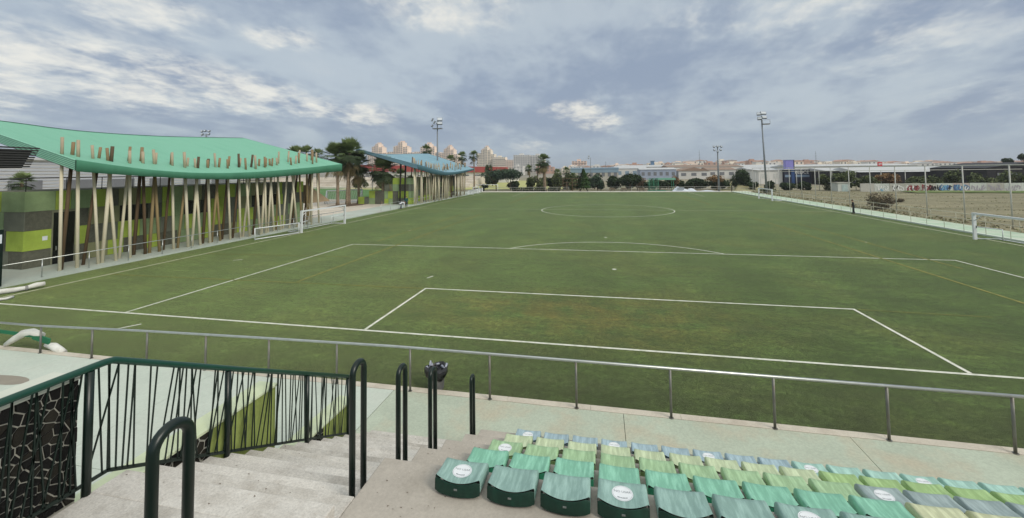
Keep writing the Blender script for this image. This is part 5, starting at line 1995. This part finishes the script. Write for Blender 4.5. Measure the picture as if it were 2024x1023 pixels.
def floodlight(label, x, y, h, lamps, platform=None, r=0.22, z=0.0, lean=0.0):
    f_ = thing('floodlight', label, 'floodlight', (x, y, z), 'floodlight poles round the pitch')
    mb = MB()
    mb.tube([(x, y, z - 0.05), (x + lean * 0.5, y, h * 0.5), (x + lean, y, h)], [r, r * 0.8, r * 0.55], 10)
    mb.build('pole', M_pole, f_)
    if platform:
        mb = MB()
        a, c = platform
        mb.box(x + lean + a, x + lean + c, y - 0.5, y + 0.5, h - 1.3, h - 1.12)
        mb.build('platform', M_galvd, f_)
        mb = MB()
        for q in (a, c):
            mb.tube([(x + lean + q, y - 0.5, h - 1.2), (x + lean + q, y - 0.5, h - 0.3)], 0.03, 6)
        mb.tube([(x + lean + a, y - 0.5, h - 0.3), (x + lean + c, y - 0.5, h - 0.3)], 0.03, 6)
        mb.build('guard_rail', M_galvd, f_)
    lv = sorted({q[1] for q in lamps})
    for dz in lv:
        xs2 = [q[0] for q in lamps if q[1] == dz]
        mb = MB()
        mb.bar((x + lean + min(xs2) - 0.1, y, h + dz), (x + lean + max(xs2) + 0.1, y, h + dz), 0.10)
        mb.build('crossarm', M_pole, f_)
    for (dx, dz, w_, hh, yaw) in lamps:
        c_ = Vector((x + lean + dx, y - 0.25, h + dz + 0.05))
        rot = Matrix.Rotation(yaw, 3, 'Z') @ Matrix.Rotation(math.radians(-28), 3, 'X')
        mb = MB()
        mb.box(-w_ / 2, w_ / 2, -0.02, 0.30, -hh / 2, hh / 2)
        mb.v = [tuple(c_ + rot @ Vector(q)) for q in mb.v]
        lo = mb.build('lamp', M_lamp, f_)
        mb = MB()
        mb.box(-w_ / 2 + 0.06, w_ / 2 - 0.06, -0.05, -0.021, -hh / 2 + 0.06, hh / 2 - 0.06)
        mb.v = [tuple(c_ + rot @ Vector(q)) for q in mb.v]
        mb.build('lens', M_lens, lo)
    return f_


floodlight('tall floodlight pole with platform rising behind the blue roof', -37.74, 78.1, 17.0, [(-1.25, 0.9, 0.55, 0.7, -1.0), (-0.75, 0.3, 0.5, 0.6, -0.8), (0.7, 0.95, 1.2, 0.8, 0.35), (0.7, 0.05, 1.2, 0.7, 0.35), (-1.3, -0.5, 0.5, 0.4, -0.6), (0.1, 0.2, 0.5, 0.6, 0.0)], (-1.0, 1.1))
floodlight('tallest floodlight pole on the right touchline', 35.0, 88.0, 16.6, [(-0.5, 1.1, 1.0, 0.65, -0.3), (0.35, 1.25, 1.2, 0.7, 0.2), (-0.45, 0.1, 0.9, 0.7, -0.3), (0.5, 0.3, 1.1, 0.6, 0.3)], (0.05, 1.5), lean=-0.5)
floodlight('shorter floodlight with six round lamps behind the far right corner', 28.2, 99.6, 11.0, [(-0.85, 0.2, 0.42, 0.42, 0), (0, 0.25, 0.42, 0.42, 0), (0.85, 0.2, 0.42, 0.42, 0), (-0.75, -0.65, 0.42, 0.42, 0), (0, -1.0, 0.42, 0.42, 0), (0.7, -0.6, 0.42, 0.42, 0)], None, 0.24)
floodlight('thin floodlight pole with two lamps above the blue sheds', -4.1, 140, 10.2, [(-0.55, 0.5, 0.5, 0.45, 0), (-0.7, -0.2, 0.5, 0.4, 0)], None, 0.16)
floodlight('floodlight head just showing over the green roof', -93.9, 70, 15.4, [(-1.1, 0.8, 0.5, 0.45, 0), (-0.2, 0.9, 0.5, 0.45, 0), (1.0, 0.8, 0.5, 0.45, 0), (-1.0, 0.1, 0.5, 0.45, 0), (0.9, 0.1, 0.5, 0.45, 0)], (-0.9, 0.9), 0.22)
for (x, y, h, lb_) in ((88.8, 400, 23.0, 'thin radio mast on the skyline left of the six-lamp floodlight'), (183.9, 400, 20.0, 'thin radio mast on the skyline right of the purple box'), (3.2, 300, 12.1, 'short thin mast above the blue sheds')):
    ms = thing('radio_mast', lb_, 'mast', (x, y, 0))
    mb = MB()
    mb.tube([(x, y, 0), (x, y, h)], [0.32, 0.12], 6)
    mb.build('mast', M_pole, ms)
    mb = MB()
    for k in range(3):
        mb.bar((x - 0.6, y, h * (0.7 + 0.1 * k)), (x + 0.6, y, h * (0.7 + 0.1 * k)), 0.12)
    mb.build('crossbars', M_pole, ms)
lp = thing('street_lamp', 'thin street lamp pole right of the palm cluster', 'lamp post', (-52, 74, 0))
mb = MB()
mb.tube([(-52, 74, 0), (-52, 74, 7.2)], 0.08, 8)
mb.build('pole', M_pole, lp)
mb = MB()
mb.box(-52.3, -51.7, 73.8, 74.2, 7.2, 7.4)
mb.build('lamp_head', M_lamp, lp)

# ------------------------------------------------------------------ tall ball-stop fence on the right
bf = thing('ball_stop_fence', 'tall ball-stop fence of grey posts with a top rail along the right-hand path', 'fence', (35.2, 60, 0))
M_fpost = pm('fence_post_grey', (190, 190, 182), 0.6, 0.08, 2.0, metal=0.2)
mb = MB()
mb.tube([(0, 0, -0.1), (0, 0, 5.72)], 0.055, 8)
pme = mb.mesh('post', M_fpost)
for k in range(15):
    y = 27 + 5 * k
    o = link('post', pme, bf)
    o.location = Vector((35.2, y, 0)) - bf.location
mb = MB()
mb.tube([(35.2, 22, 5.72), (35.2, 97.2, 5.72)], 0.045, 8)
mb.build('top_rail', M_fpost, bf)
bf2 = thing('ball_stop_fence', 'second lower fence of grey posts beyond the waste land, in front of the dark sheds', 'fence', (70, 99, 0))
for x in (36.5, 41, 45.6, 50.4, 53.1, 58, 63.2, 68):
    mb = MB()
    mb.tube([(x, 99.4, 0), (x, 99.4, 4.8)], 0.07, 8)
    mb.build('post', M_fpost, bf2)
mb = MB()
mb.tube([(36.5, 99.4, 4.8), (90, 99.4, 4.8)], 0.06, 8)
mb.build('top_rail', M_fpost, bf2)

# ------------------------------------------------------------------ cage, covered heap, benches behind the far line
M_cage = pm('cage_green', (70, 138, 108), 0.6, 0.08, 2.0)
cg = thing('green_cage', 'green metal cage frame with a pale green roof behind the far goal line', 'cage', (15, 102, 0))
for (x, y) in ((11.9, 102), (13.0, 102), (14.2, 102), (17.9, 102), (11.9, 105), (17.9, 105), (14.2, 105)):
    mb = MB()
    mb.tube([(x, y, 0), (x, y, 3.3)], 0.07, 8)
    mb.build('post', M_cage, cg)
mb = MB()
mb.box(14.0, 18.4, 101.6, 105.3, 2.9, 3.35)
mb.build('roof_panel', pm('cage_roof', (120, 172, 148), 0.7), cg)
for z in (0.12, 3.32):
    mb = MB()
    mb.tube([(11.9, 102, z), (17.9, 102, z)], 0.06, 6)
    mb.build('rail', M_cage, cg)
mb = MB()
mb.box(11.6, 16.0, 101.9, 104.8, 0.0, 0.12)
mb.build('base', M_cage, cg)
nt2 = MB()
for k in range(22):
    nt2.bar((11.9 + 0.104 * k, 102.0, 0.1), (11.9 + 0.104 * k, 102.0, 3.3), 0.015)
for k in range(26):
    nt2.bar((11.9, 102.0, 0.12 + 0.124 * k), (14.2, 102.0, 0.12 + 0.124 * k), 0.015)
nt2.build('net', M_cage, cg)

hp = thing('covered_heap', 'heap of equipment under white tarpaulin behind the far goal line', 'covered heap', (19.5, 98.2, WZ))
M_tarp = pm('white_tarp', (216, 222, 228), 0.6, 0.05, 2.0)
rnd = random.Random(55)


def sheet(x0, x1, y0, y1, hf, n=10, m=6):
    return [[(x0 + (x1 - x0) * i / n, y0 + (y1 - y0) * j / m, WZ + max(0.02, hf(i / n, j / m) * (1 + rnd.uniform(-0.12, 0.12)))) for i in range(n + 1)] for j in range(m + 1)]


mb = MB()
mb.grid(sheet(16.9, 21.2, 97.4, 99.2, lambda u, v: 1.15 * min(1, 3.2 * min(u, 1 - u) + 0.05) * min(1, 3.5 * min(v, 1 - v) + 0.02) * (0.8 + 0.3 * math.sin(7 * u))), sm=False)
mb.build('tarpaulin', M_tarp, hp)
mb = MB()
mb.grid(sheet(20.0, 22.8, 97.5, 98.9, lambda u, v: 0.7 * min(1, 2.6 * min(u, 1 - u) + 0.02) * min(1, 3 * min(v, 1 - v) + 0.02)), sm=False)
mb.build('second_tarpaulin', M_tarp, hp)
mb = MB()
mb.box(18.0, 19.6, 97.32, 97.38, 0.5, 1.15)
mb.build('grey_panel', pm('grey_panel', (170, 176, 184), 0.6), hp)
ts = thing('ground_sheet', 'long flat white sheet lying beyond the far goal line', 'sheet', (24.5, 98, WZ))
mb = MB()
mb.grid(sheet(21.5, 28.0, 97.1, 98.6, lambda u, v: 0.26 * min(1, 3 * min(u, 1 - u)) * (0.6 + 0.4 * math.sin(11 * u + 3 * v)) * min(1, 4 * min(v, 1 - v))), sm=True)
mb.build('sheet', M_tarp, ts)
M_bench = pm('bench_wood', (120, 108, 92), 0.8, 0.12, 1.0)
for (x, lb_) in ((2.2, 'dark low bench behind the far goal line right of the conifer'), (5.2, 'second low bench behind the far goal line, before the wide dark tree'), (9.6, 'third low bench, left of the green cage')):
    bn_ = thing('bench', lb_, 'bench', (x, 98.4, WZ), 'benches behind the far goal line')
    mb = MB()
    mb.box(x - 0.7, x + 0.7, 98.2, 98.6, 0.52, 0.58)
    mb.build('seat', M_bench, bn_)
    mb = MB()
    mb.box(x - 0.7, x + 0.7, 98.6, 98.65, 0.7, 1.0)
    mb.build('backrest', M_bench, bn_)
    for s in (-0.5, 0.5):
        mb = MB()
        mb.box(x + s - 0.05, x + s + 0.05, 98.22, 98.64, WZ, 0.515)
        mb.build('leg', pm('bench_leg', (50, 50, 48), 0.8), bn_)
wfm = thing('wooden_frame', 'brown wooden play frame in the shade left of the conifer', 'frame', (-9, 104, 0))
for x in (-11.0, -8.4, -6.4):
    mb = MB()
    mb.box(x - 0.09, x + 0.09, 104, 104.18, 0, 3.4)
    mb.build('post', M_wood[2], wfm)
for z in (1.5, 2.3, 3.3):
    mb = MB()
    mb.box(-11.0, -6.4, 104.19, 104.28, z, z + 0.14)
    mb.build('beam', M_wood[2], wfm)
for (x, y, lb_) in ((30.6, 97.6, 'dark post at the far right corner of the pitch'), (-32.6, 96.6, 'dark post at the far left corner of the pitch')):
    bp = thing('corner_post', lb_, 'post', (x, y, 0))
    mb = MB()
    mb.tube([(x, y, 0), (x, y, 1.7)], 0.10, 8)
    mb.build('post', pm('post_black', (40, 40, 38), 0.7), bp)
    mb = MB()
    mb.tube([(x, y, 1.701), (x, y, 1.76)], 0.12, 8)
    mb.build('cap', MATS['post_black'], bp)

# ------------------------------------------------------------------ bin with a black bag
bi = thing('litter_bin', 'grey litter bin overflowing with a black bag by the near railing', 'bin', (-5.00, -3.40, 0))
mb = MB()
bx_, by_ = -5.00, -3.40
n = 22
rws = []
for z, r in ((0.0, 0.19), (0.02, 0.195), (0.44, 0.225), (0.46, 0.225)):
    rws.append([(bx_ + r * math.cos(2 * PI * i / n), by_ + r * math.sin(2 * PI * i / n), 0.02 + z) for i in range(n + 1)])
mb.grid(rws, flip=True)
mb.build('bin_body', pm('bin_grey', (118, 118, 116), 0.6, 0.12, 4.0, metal=0.3, tint=(90, 84, 78), tmix=0.5, tscale=5.0), bi)
mb = MB()
rnd = random.Random(9)
rws = []
prof = ((0.30, 0.225), (0.33, 0.265), (0.39, 0.295), (0.46, 0.31), (0.53, 0.30), (0.56, 0.26), (0.55, 0.21), (0.48, 0.18), (0.42, 0.14), (0.40, 0.02))
jit = [[rnd.uniform(-1, 1) for _ in range(n)] for _ in prof]
for q, (z, r) in enumerate(prof):
    rws.append([(bx_ + (r + 0.026 * jit[q][i % n]) * math.cos(2 * PI * i / n), by_ + (r + 0.026 * jit[q][i % n]) * math.sin(2 * PI * i / n), 0.02 + z + 0.030 * jit[(q * 3 + 1) % len(prof)][(i * 2) % n] + 0.03 * math.sin(4 * PI * i / n)) for i in range(n + 1)])
mb.grid(rws, sm=False, flip=True)
mb.build('black_bag', pm('bag_black', (20, 21, 24), 0.28, 0.1, 5.0, spec=0.6), bi)
mb = MB()
for k, (a, z, r) in enumerate(((2.6, 0.53, 0.10), (3.6, 0.54, 0.07), (0.5, 0.53, 0.09), (1.7, 0.54, 0.06))):
    c_ = Vector((bx_ + 0.18 * math.cos(a), by_ + 0.18 * math.sin(a), 0.02 + z))
    pts = [c_ + Vector((rnd.uniform(-1, 1), rnd.uniform(-1, 1), rnd.uniform(-0.5, 0.7))) * r for _ in range(5)]
    mb.tube(pts, [0.02, 0.035, 0.03, 0.035, 0.015], 6)
mb.build('rubbish', pm('rubbish_grey', (168, 172, 184), 0.5, 0.1, 8.0), bi)

# ------------------------------------------------------------------ white foam rolls at the left
M_foam = pm('foam_white', (222, 222, 214), 0.8, 0.06, 4.0, 0.1, tint=(184, 180, 168), tmix=0.6, tscale=3.0)
M_strap = pm('strap_green', (40, 112, 78), 0.7)


def wobble(pts, rnd, amp):
    return [tuple(Vector(p_) + Vector((rnd.uniform(-amp, amp), rnd.uniform(-amp, amp), rnd.uniform(-amp, amp) * 0.4))) for p_ in pts]


rnd = random.Random(14)
fr_ = thing('foam_roll', 'long white foam roll lying on the turf by the left corner', 'foam roll', (-29.2, 1.4, 0))
mb = MB()
path = [(-30.6, -0.6, 0.13), (-29.9, 0.35, 0.13), (-29.42, 1.0, 0.14), (-29.12, 1.5, 0.12), (-28.95, 1.85, 0.13), (-28.82, 2.12, 0.20), (-28.72, 2.42, 0.22)]
mb.tube(wobble(path, rnd, 0.03), [0.13, 0.13, 0.135, 0.12, 0.10, 0.13, 0.10], 10)
mb.build('roll', M_foam, fr_)
mb = MB()
mb.tube([(-28.98, 1.78, 0.13), (-28.94, 1.87, 0.13)], 0.125, 10)
mb.build('tie', pm('tie_grey', (150, 150, 146), 0.8), fr_)
fr2 = thing('foam_roll', 'short white foam strip at the edge of the pitch beside the left corner', 'foam roll', (-27.9, 0.3, 0))
mb = MB()
mb.tube(wobble([(-28.75, -0.25, 0.06), (-28.25, 0.1, 0.06), (-27.75, 0.42, 0.07), (-27.9, 0.75, 0.06)], rnd, 0.02), 0.06, 8)
mb.build('strip', M_foam, fr2)
mb = MB()
mb.tube([(-28.27, 0.08, 0.06), (-28.23, 0.12, 0.06)], 0.068, 8)
mb.build('tie', MATS['tie_grey'], fr2)
fr3 = thing('foam_bundle', 'white foam bundle with a green strap slung on the near railing at the left edge', 'foam bundle', (-18.6, -3.75, WZ))
mb = MB()
mb.tube(wobble([(-19.95, -3.70, 0.20), (-19.6, -3.68, 0.40), (-19.25, -3.66, 0.58), (-18.85, -3.65, 0.66), (-18.45, -3.64, 0.58)], rnd, 0.015), [0.07, 0.10, 0.12, 0.11, 0.08], 10)
mb.build('roll', M_foam, fr3)
mb = MB()
mb.tube(wobble([(-18.25, -3.66, 0.30), (-17.95, -3.64, 0.26), (-17.68, -3.63, 0.14), (-17.52, -3.63, -0.02 + 0.10)], rnd, 0.012), [0.06, 0.11, 0.11, 0.085], 10)
mb.build('loose_end', M_foam, fr3)
mb = MB()
mb.bar((-20.4, -3.72, 0.62), (-18.7, -3.70, 0.56), 0.05, 0.10)
mb.bar((-18.75, -3.70, 0.55), (-18.05, -3.69, 0.42), 0.05, 0.18)
mb.build('strap', M_strap, fr3)
mb = MB()
mb.box(-18.95, -18.65, -3.56, -3.53, 0.55, 0.63)
mb.build('buckle', pm('buckle_dark', (44, 44, 44), 0.5), fr3)
pd = MB()
pd.poly([(-17.0 + 0.95 * math.cos(a * PI / 10), -5.35 + 0.22 * math.sin(a * PI / 10) * (1 + 0.3 * math.cos(a * PI / 10)), WZ + 0.003) for a in range(20)])
struct(pd.build('puddle_stain', pm('stain_brown', (150, 142, 128), 0.5, 0.1, 2.0)))

# ------------------------------------------------------------------ people


def person(label, loc, rz, joints, radii, edges, head, clothes, skin=(196, 152, 126), hair=(40, 32, 28)):
    """one skinned body; clothing and hair are its children"""
    p_ = bpy.data.objects.new('person', None)

    def skinned(name, js, eds, rad, mat, parent, sub=2):
        me = bpy.data.meshes.new(name)
        me.from_pydata([joints[j] for j in js], [], [])
        me = bpy.data.meshes.new(name)
        idx = {j: i for i, j in enumerate(js)}
        me.from_pydata([joints[j] for j in js], [(idx[a], idx[c]) for a, c in eds], [])
        me.materials.append(mat)
        o = bpy.data.objects.new(name, me)
        COL.objects.link(o)
        o.modifiers.new('skin', 'SKIN')
        for i, j in enumerate(js):
            r_ = rad[j]
            me.skin_vertices[0].data[i].radius = r_ if isinstance(r_, tuple) else (r_, r_)
        me.skin_vertices[0].data[0].use_root = True
        sm = o.modifiers.new('sub', 'SUBSURF')
        sm.levels = sub
        sm.render_levels = sub
        for pl_ in me.polygons:
            pl_.use_smooth = True
        if parent is not None:
            o.parent = parent
        return o
    mskin = pm('skin', skin, 0.55, 0.04, 10)
    body = skinned('person', [j for j in joints if j not in ('hem', 'waist')], edges, radii, mskin, None)
    body.location = loc
    body.rotation_euler = (0, 0, rz)
    tag(body, label, 'person')
    for (nm, js, eds, rad, colr) in clothes:
        skinned(nm, js, eds, rad, pm('cloth_' + nm + '_%d_%d_%d' % colr, colr, 0.85, 0.08, 6), body)
    # head, face and hair
    hc = Vector(head)
    hb = MB()
    rws = []
    for i in range(11):
        th = PI * i / 10
        rws.append([(hc.x + 0.078 * math.sin(th) * math.cos(2 * PI * k / 14), hc.y + 0.096 * math.sin(th) * math.sin(2 * PI * k / 14), hc.z + 0.118 * math.cos(th)) for k in range(15)])
    hb.grid(rws, flip=True)
    hb.tube([(hc.x, hc.y + 0.085, hc.z + 0.015), (hc.x, hc.y + 0.118, hc.z - 0.02)], [0.012, 0.018], 6)
    for s in (-1, 1):
        hb.tube([(hc.x + s * 0.076, hc.y - 0.01, hc.z + 0.02), (hc.x + s * 0.086, hc.y - 0.02, hc.z - 0.02)], [0.016, 0.012], 6)
    hd = hb.build('head', mskin, None)
    hd.parent = body
    fb = MB()
    for s in (-1, 1):
        fb.tube([(hc.x + s * 0.032, hc.y + 0.084, hc.z + 0.018), (hc.x + s * 0.032, hc.y + 0.092, hc.z + 0.018)], 0.009, 6)
    fb.bar((hc.x - 0.024, hc.y + 0.086, hc.z - 0.052), (hc.x + 0.024, hc.y + 0.086, hc.z - 0.052), 0.008)
    fo_ = fb.build('face', pm('face_dark', (70, 40, 36), 0.6), None)
    fo_.parent = body
    hr = MB()
    rws = []
    for i in range(8):
        th = PI * 0.62 * i / 7
        rws.append([(hc.x + 0.086 * math.sin(th) * math.cos(2 * PI * k / 14), hc.y - 0.012 + 0.100 * math.sin(th) * math.sin(2 * PI * k / 14), hc.z + 0.016 + 0.118 * math.cos(th) + (0.05 if math.sin(2 * PI * k / 14) > 0.5 and i > 4 else 0)) for k in range(15)])
    hr.grid(rws, flip=True)
    ho = hr.build('hair', pm('hair_%d' % hair[0], hair, 0.7), None)
    ho.parent = body
    bpy.data.objects.remove(p_)
    return body


def hand_joints(J, R_, E, wrist, tag_, d, side):
    """palm, four fingers and a thumb from a wrist joint along direction d"""
    w_ = Vector(J[wrist])
    d = Vector(d).normalized()
    s_ = Vector(side).normalized()
    J[tag_ + 'palm'] = tuple(w_ + d * 0.07)
    R_[tag_ + 'palm'] = (0.030, 0.016)
    E.append((wrist, tag_ + 'palm'))
    for k, (o_, ln) in enumerate(((-0.027, 0.065), (-0.009, 0.078), (0.009, 0.074), (0.027, 0.058))):
        J[tag_ + 'f%d' % k] = tuple(w_ + d * 0.10 + s_ * o_)
        J[tag_ + 'g%d' % k] = tuple(w_ + d * (0.10 + ln) + s_ * o_ * 1.2)
        R_[tag_ + 'f%d' % k] = 0.009
        R_[tag_ + 'g%d' % k] = 0.007
        E += [(tag_ + 'palm', tag_ + 'f%d' % k), (tag_ + 'f%d' % k, tag_ + 'g%d' % k)]
    J[tag_ + 't'] = tuple(w_ + d * 0.08 - s_ * 0.055)
    R_[tag_ + 't'] = 0.010
    E.append((tag_ + 'palm', tag_ + 't'))


def standing(lean=0.0, arms=0.0, stride=0.08):
    J = {'hip': (0, 0, 0.92), 'belly': (0, lean * 0.1, 1.10), 'chest': (0, lean * 0.25, 1.30), 'neck': (0, lean * 0.35, 1.46), 'skull': (0, lean * 0.4, 1.55)}
    R_ = {'hip': (0.15, 0.11), 'belly': (0.14, 0.10), 'chest': (0.16, 0.11), 'neck': 0.055, 'skull': 0.06}
    E = [('hip', 'belly'), ('belly', 'chest'), ('chest', 'neck'), ('neck', 'skull')]
    for s, n_ in ((-1, 'l'), (1, 'r')):
        J.update({n_ + 'sh': (s * 0.18, lean * 0.3, 1.38), n_ + 'el': (s * 0.24, lean * 0.2 - 0.02 + arms * 0.05, 1.12), n_ + 'wr': (s * 0.23, 0.06 + arms * 0.2, 0.88 + arms * 0.2),
                  n_ + 'th': (s * 0.09, 0, 0.86), n_ + 'kn': (s * 0.10, 0.02 + s * stride * 0.5, 0.48), n_ + 'an': (s * 0.10, s * stride, 0.09), n_ + 'to': (s * 0.115, s * stride + 0.17, 0.035)})
        R_.update({n_ + 'sh': 0.062, n_ + 'el': 0.044, n_ + 'wr': 0.03, n_ + 'th': 0.095, n_ + 'kn': 0.06, n_ + 'an': 0.042, n_ + 'to': (0.042, 0.028)})
        E += [('chest', n_ + 'sh'), (n_ + 'sh', n_ + 'el'), (n_ + 'el', n_ + 'wr'), ('hip', n_ + 'th'), (n_ + 'th', n_ + 'kn'), (n_ + 'kn', n_ + 'an'), (n_ + 'an', n_ + 'to')]
        hand_joints(J, R_, E, n_ + 'wr', n_, (0, 0.35, -1), (0, 1, 0.3))
    return J, R_, E


def grow(R_, keys, d):
    return {k: (tuple(v + d for v in R_[k]) if isinstance(R_[k], tuple) else R_[k] + d) for k in keys}


def outfit(J, R_, top_col, leg_col, shoe=(40, 40, 42), long_coat=False):
    J.setdefault('hem', (0, -0.01, 0.76))
    J.setdefault('waist', (0, 0, 1.03))
    tk = ['hip', 'hem', 'belly', 'chest', 'neck', 'lsh', 'lel', 'lwr', 'rsh', 'rel', 'rwr']
    te = [('hip', 'hem'), ('hip', 'belly'), ('belly', 'chest'), ('chest', 'neck'), ('chest', 'lsh'), ('lsh', 'lel'), ('lel', 'lwr'), ('chest', 'rsh'), ('rsh', 'rel'), ('rel', 'rwr')]
    R_ = dict(R_)
    R_['hem'] = (0.155, 0.125)
    R_['waist'] = (0.135, 0.10)
    rt = grow(R_, tk, 0.030)
    rt['neck'] = 0.07
    lk = ['hip', 'waist', 'lth', 'lkn', 'lan', 'rth', 'rkn', 'ran']
    le = [('hip', 'waist'), ('hip', 'lth'), ('lth', 'lkn'), ('lkn', 'lan'), ('hip', 'rth'), ('rth', 'rkn'), ('rkn', 'ran')]
    rl_ = grow(R_, lk, 0.016)
    out = [('jacket', tk, te, rt, top_col), ('trousers', lk, le, rl_, leg_col)]
    for s in 'lr':
        out.append(('shoe', [s + 'an', s + 'to'], [(s + 'an', s + 'to')], {s + 'an': 0.055, s + 'to': (0.05, 0.035)}, shoe))
    return out


J, R_, E = standing(0.15, 0.3)
person('person in a dark coat standing by the right-hand railing', (29.25, 44.5, 0.0), math.radians(60), J, R_, E, (0, 0.10, 1.63), outfit(J, R_, (34, 40, 40), (52, 58, 56)))
J, R_, E = standing(0.1, 0.5)
person('person in a dark teal top standing by the left touchline', (-31.0, 48.2, 0.12), math.radians(-150), J, R_, E, (0, 0.08, 1.63), outfit(J, R_, (44, 84, 84), (34, 52, 58)))
# bending person: trunk forward, arms hanging, legs a little bent
J, R_, E = standing(0.0, 0.0)
J['hem'] = (0, -0.06, 0.80)
J['waist'] = (0, 0.09, 0.98)
for k, (dy, dz) in {'belly': (0.13, 1.0), 'chest': (0.36, 1.06), 'neck': (0.54, 1.02), 'skull': (0.60, 0.98)}.items():
    J[k] = (0, dy, dz)
for s, n_ in ((-1, 'l'), (1, 'r')):
    J[n_ + 'sh'] = (s * 0.18, 0.46, 1.03)
    J[n_ + 'el'] = (s * 0.20, 0.50, 0.76)
    J[n_ + 'wr'] = (s * 0.16, 0.56, 0.52)
    J[n_ + 'kn'] = (s * 0.11, 0.06, 0.47)
    for key in list(J):
        if key.startswith(n_) and (key[1:] in ('palm', 't') or key[1] in 'fg' and key[2:].isdigit()):
            del J[key]
            del R_[key]
    E = [e_ for e_ in E if all(q in J for q in e_)]
    hand_joints(J, R_, E, n_ + 'wr', n_, (0, 0.2, -1), (0, 1, 0.2))
person('person in a white top bending forward beside the left touchline', (-31.15, 46.6, 0.0), math.radians(-60), J, R_, E, (0, 0.68, 0.95), outfit(J, R_, (232, 234, 240), (66, 72, 88)))
# ------------------------------------------------------------------ thin air between here and the town
hz = MB()
hz.box(-2700, 2700, -330, 3260, -8.0, 74)
ho = hz.build('haze', pm('haze_unused', (200, 210, 220)))
ho.data.materials.clear()
hm = bpy.data.materials.new('haze_air')
hm.use_nodes = True
hm.node_tree.nodes.clear()
pv = hm.node_tree.nodes.new('ShaderNodeVolumePrincipled')
pv.inputs['Color'].default_value = (0.93, 0.96, 1.0, 1.0)
pv.inputs['Density'].default_value = 0.00028
pv.inputs['Anisotropy'].default_value = 0.2
om = hm.node_tree.nodes.new('ShaderNodeOutputMaterial')
hm.node_tree.links.new(pv.outputs[0], om.inputs['Volume'])
ho.data.materials.append(hm)
stuff(ho)
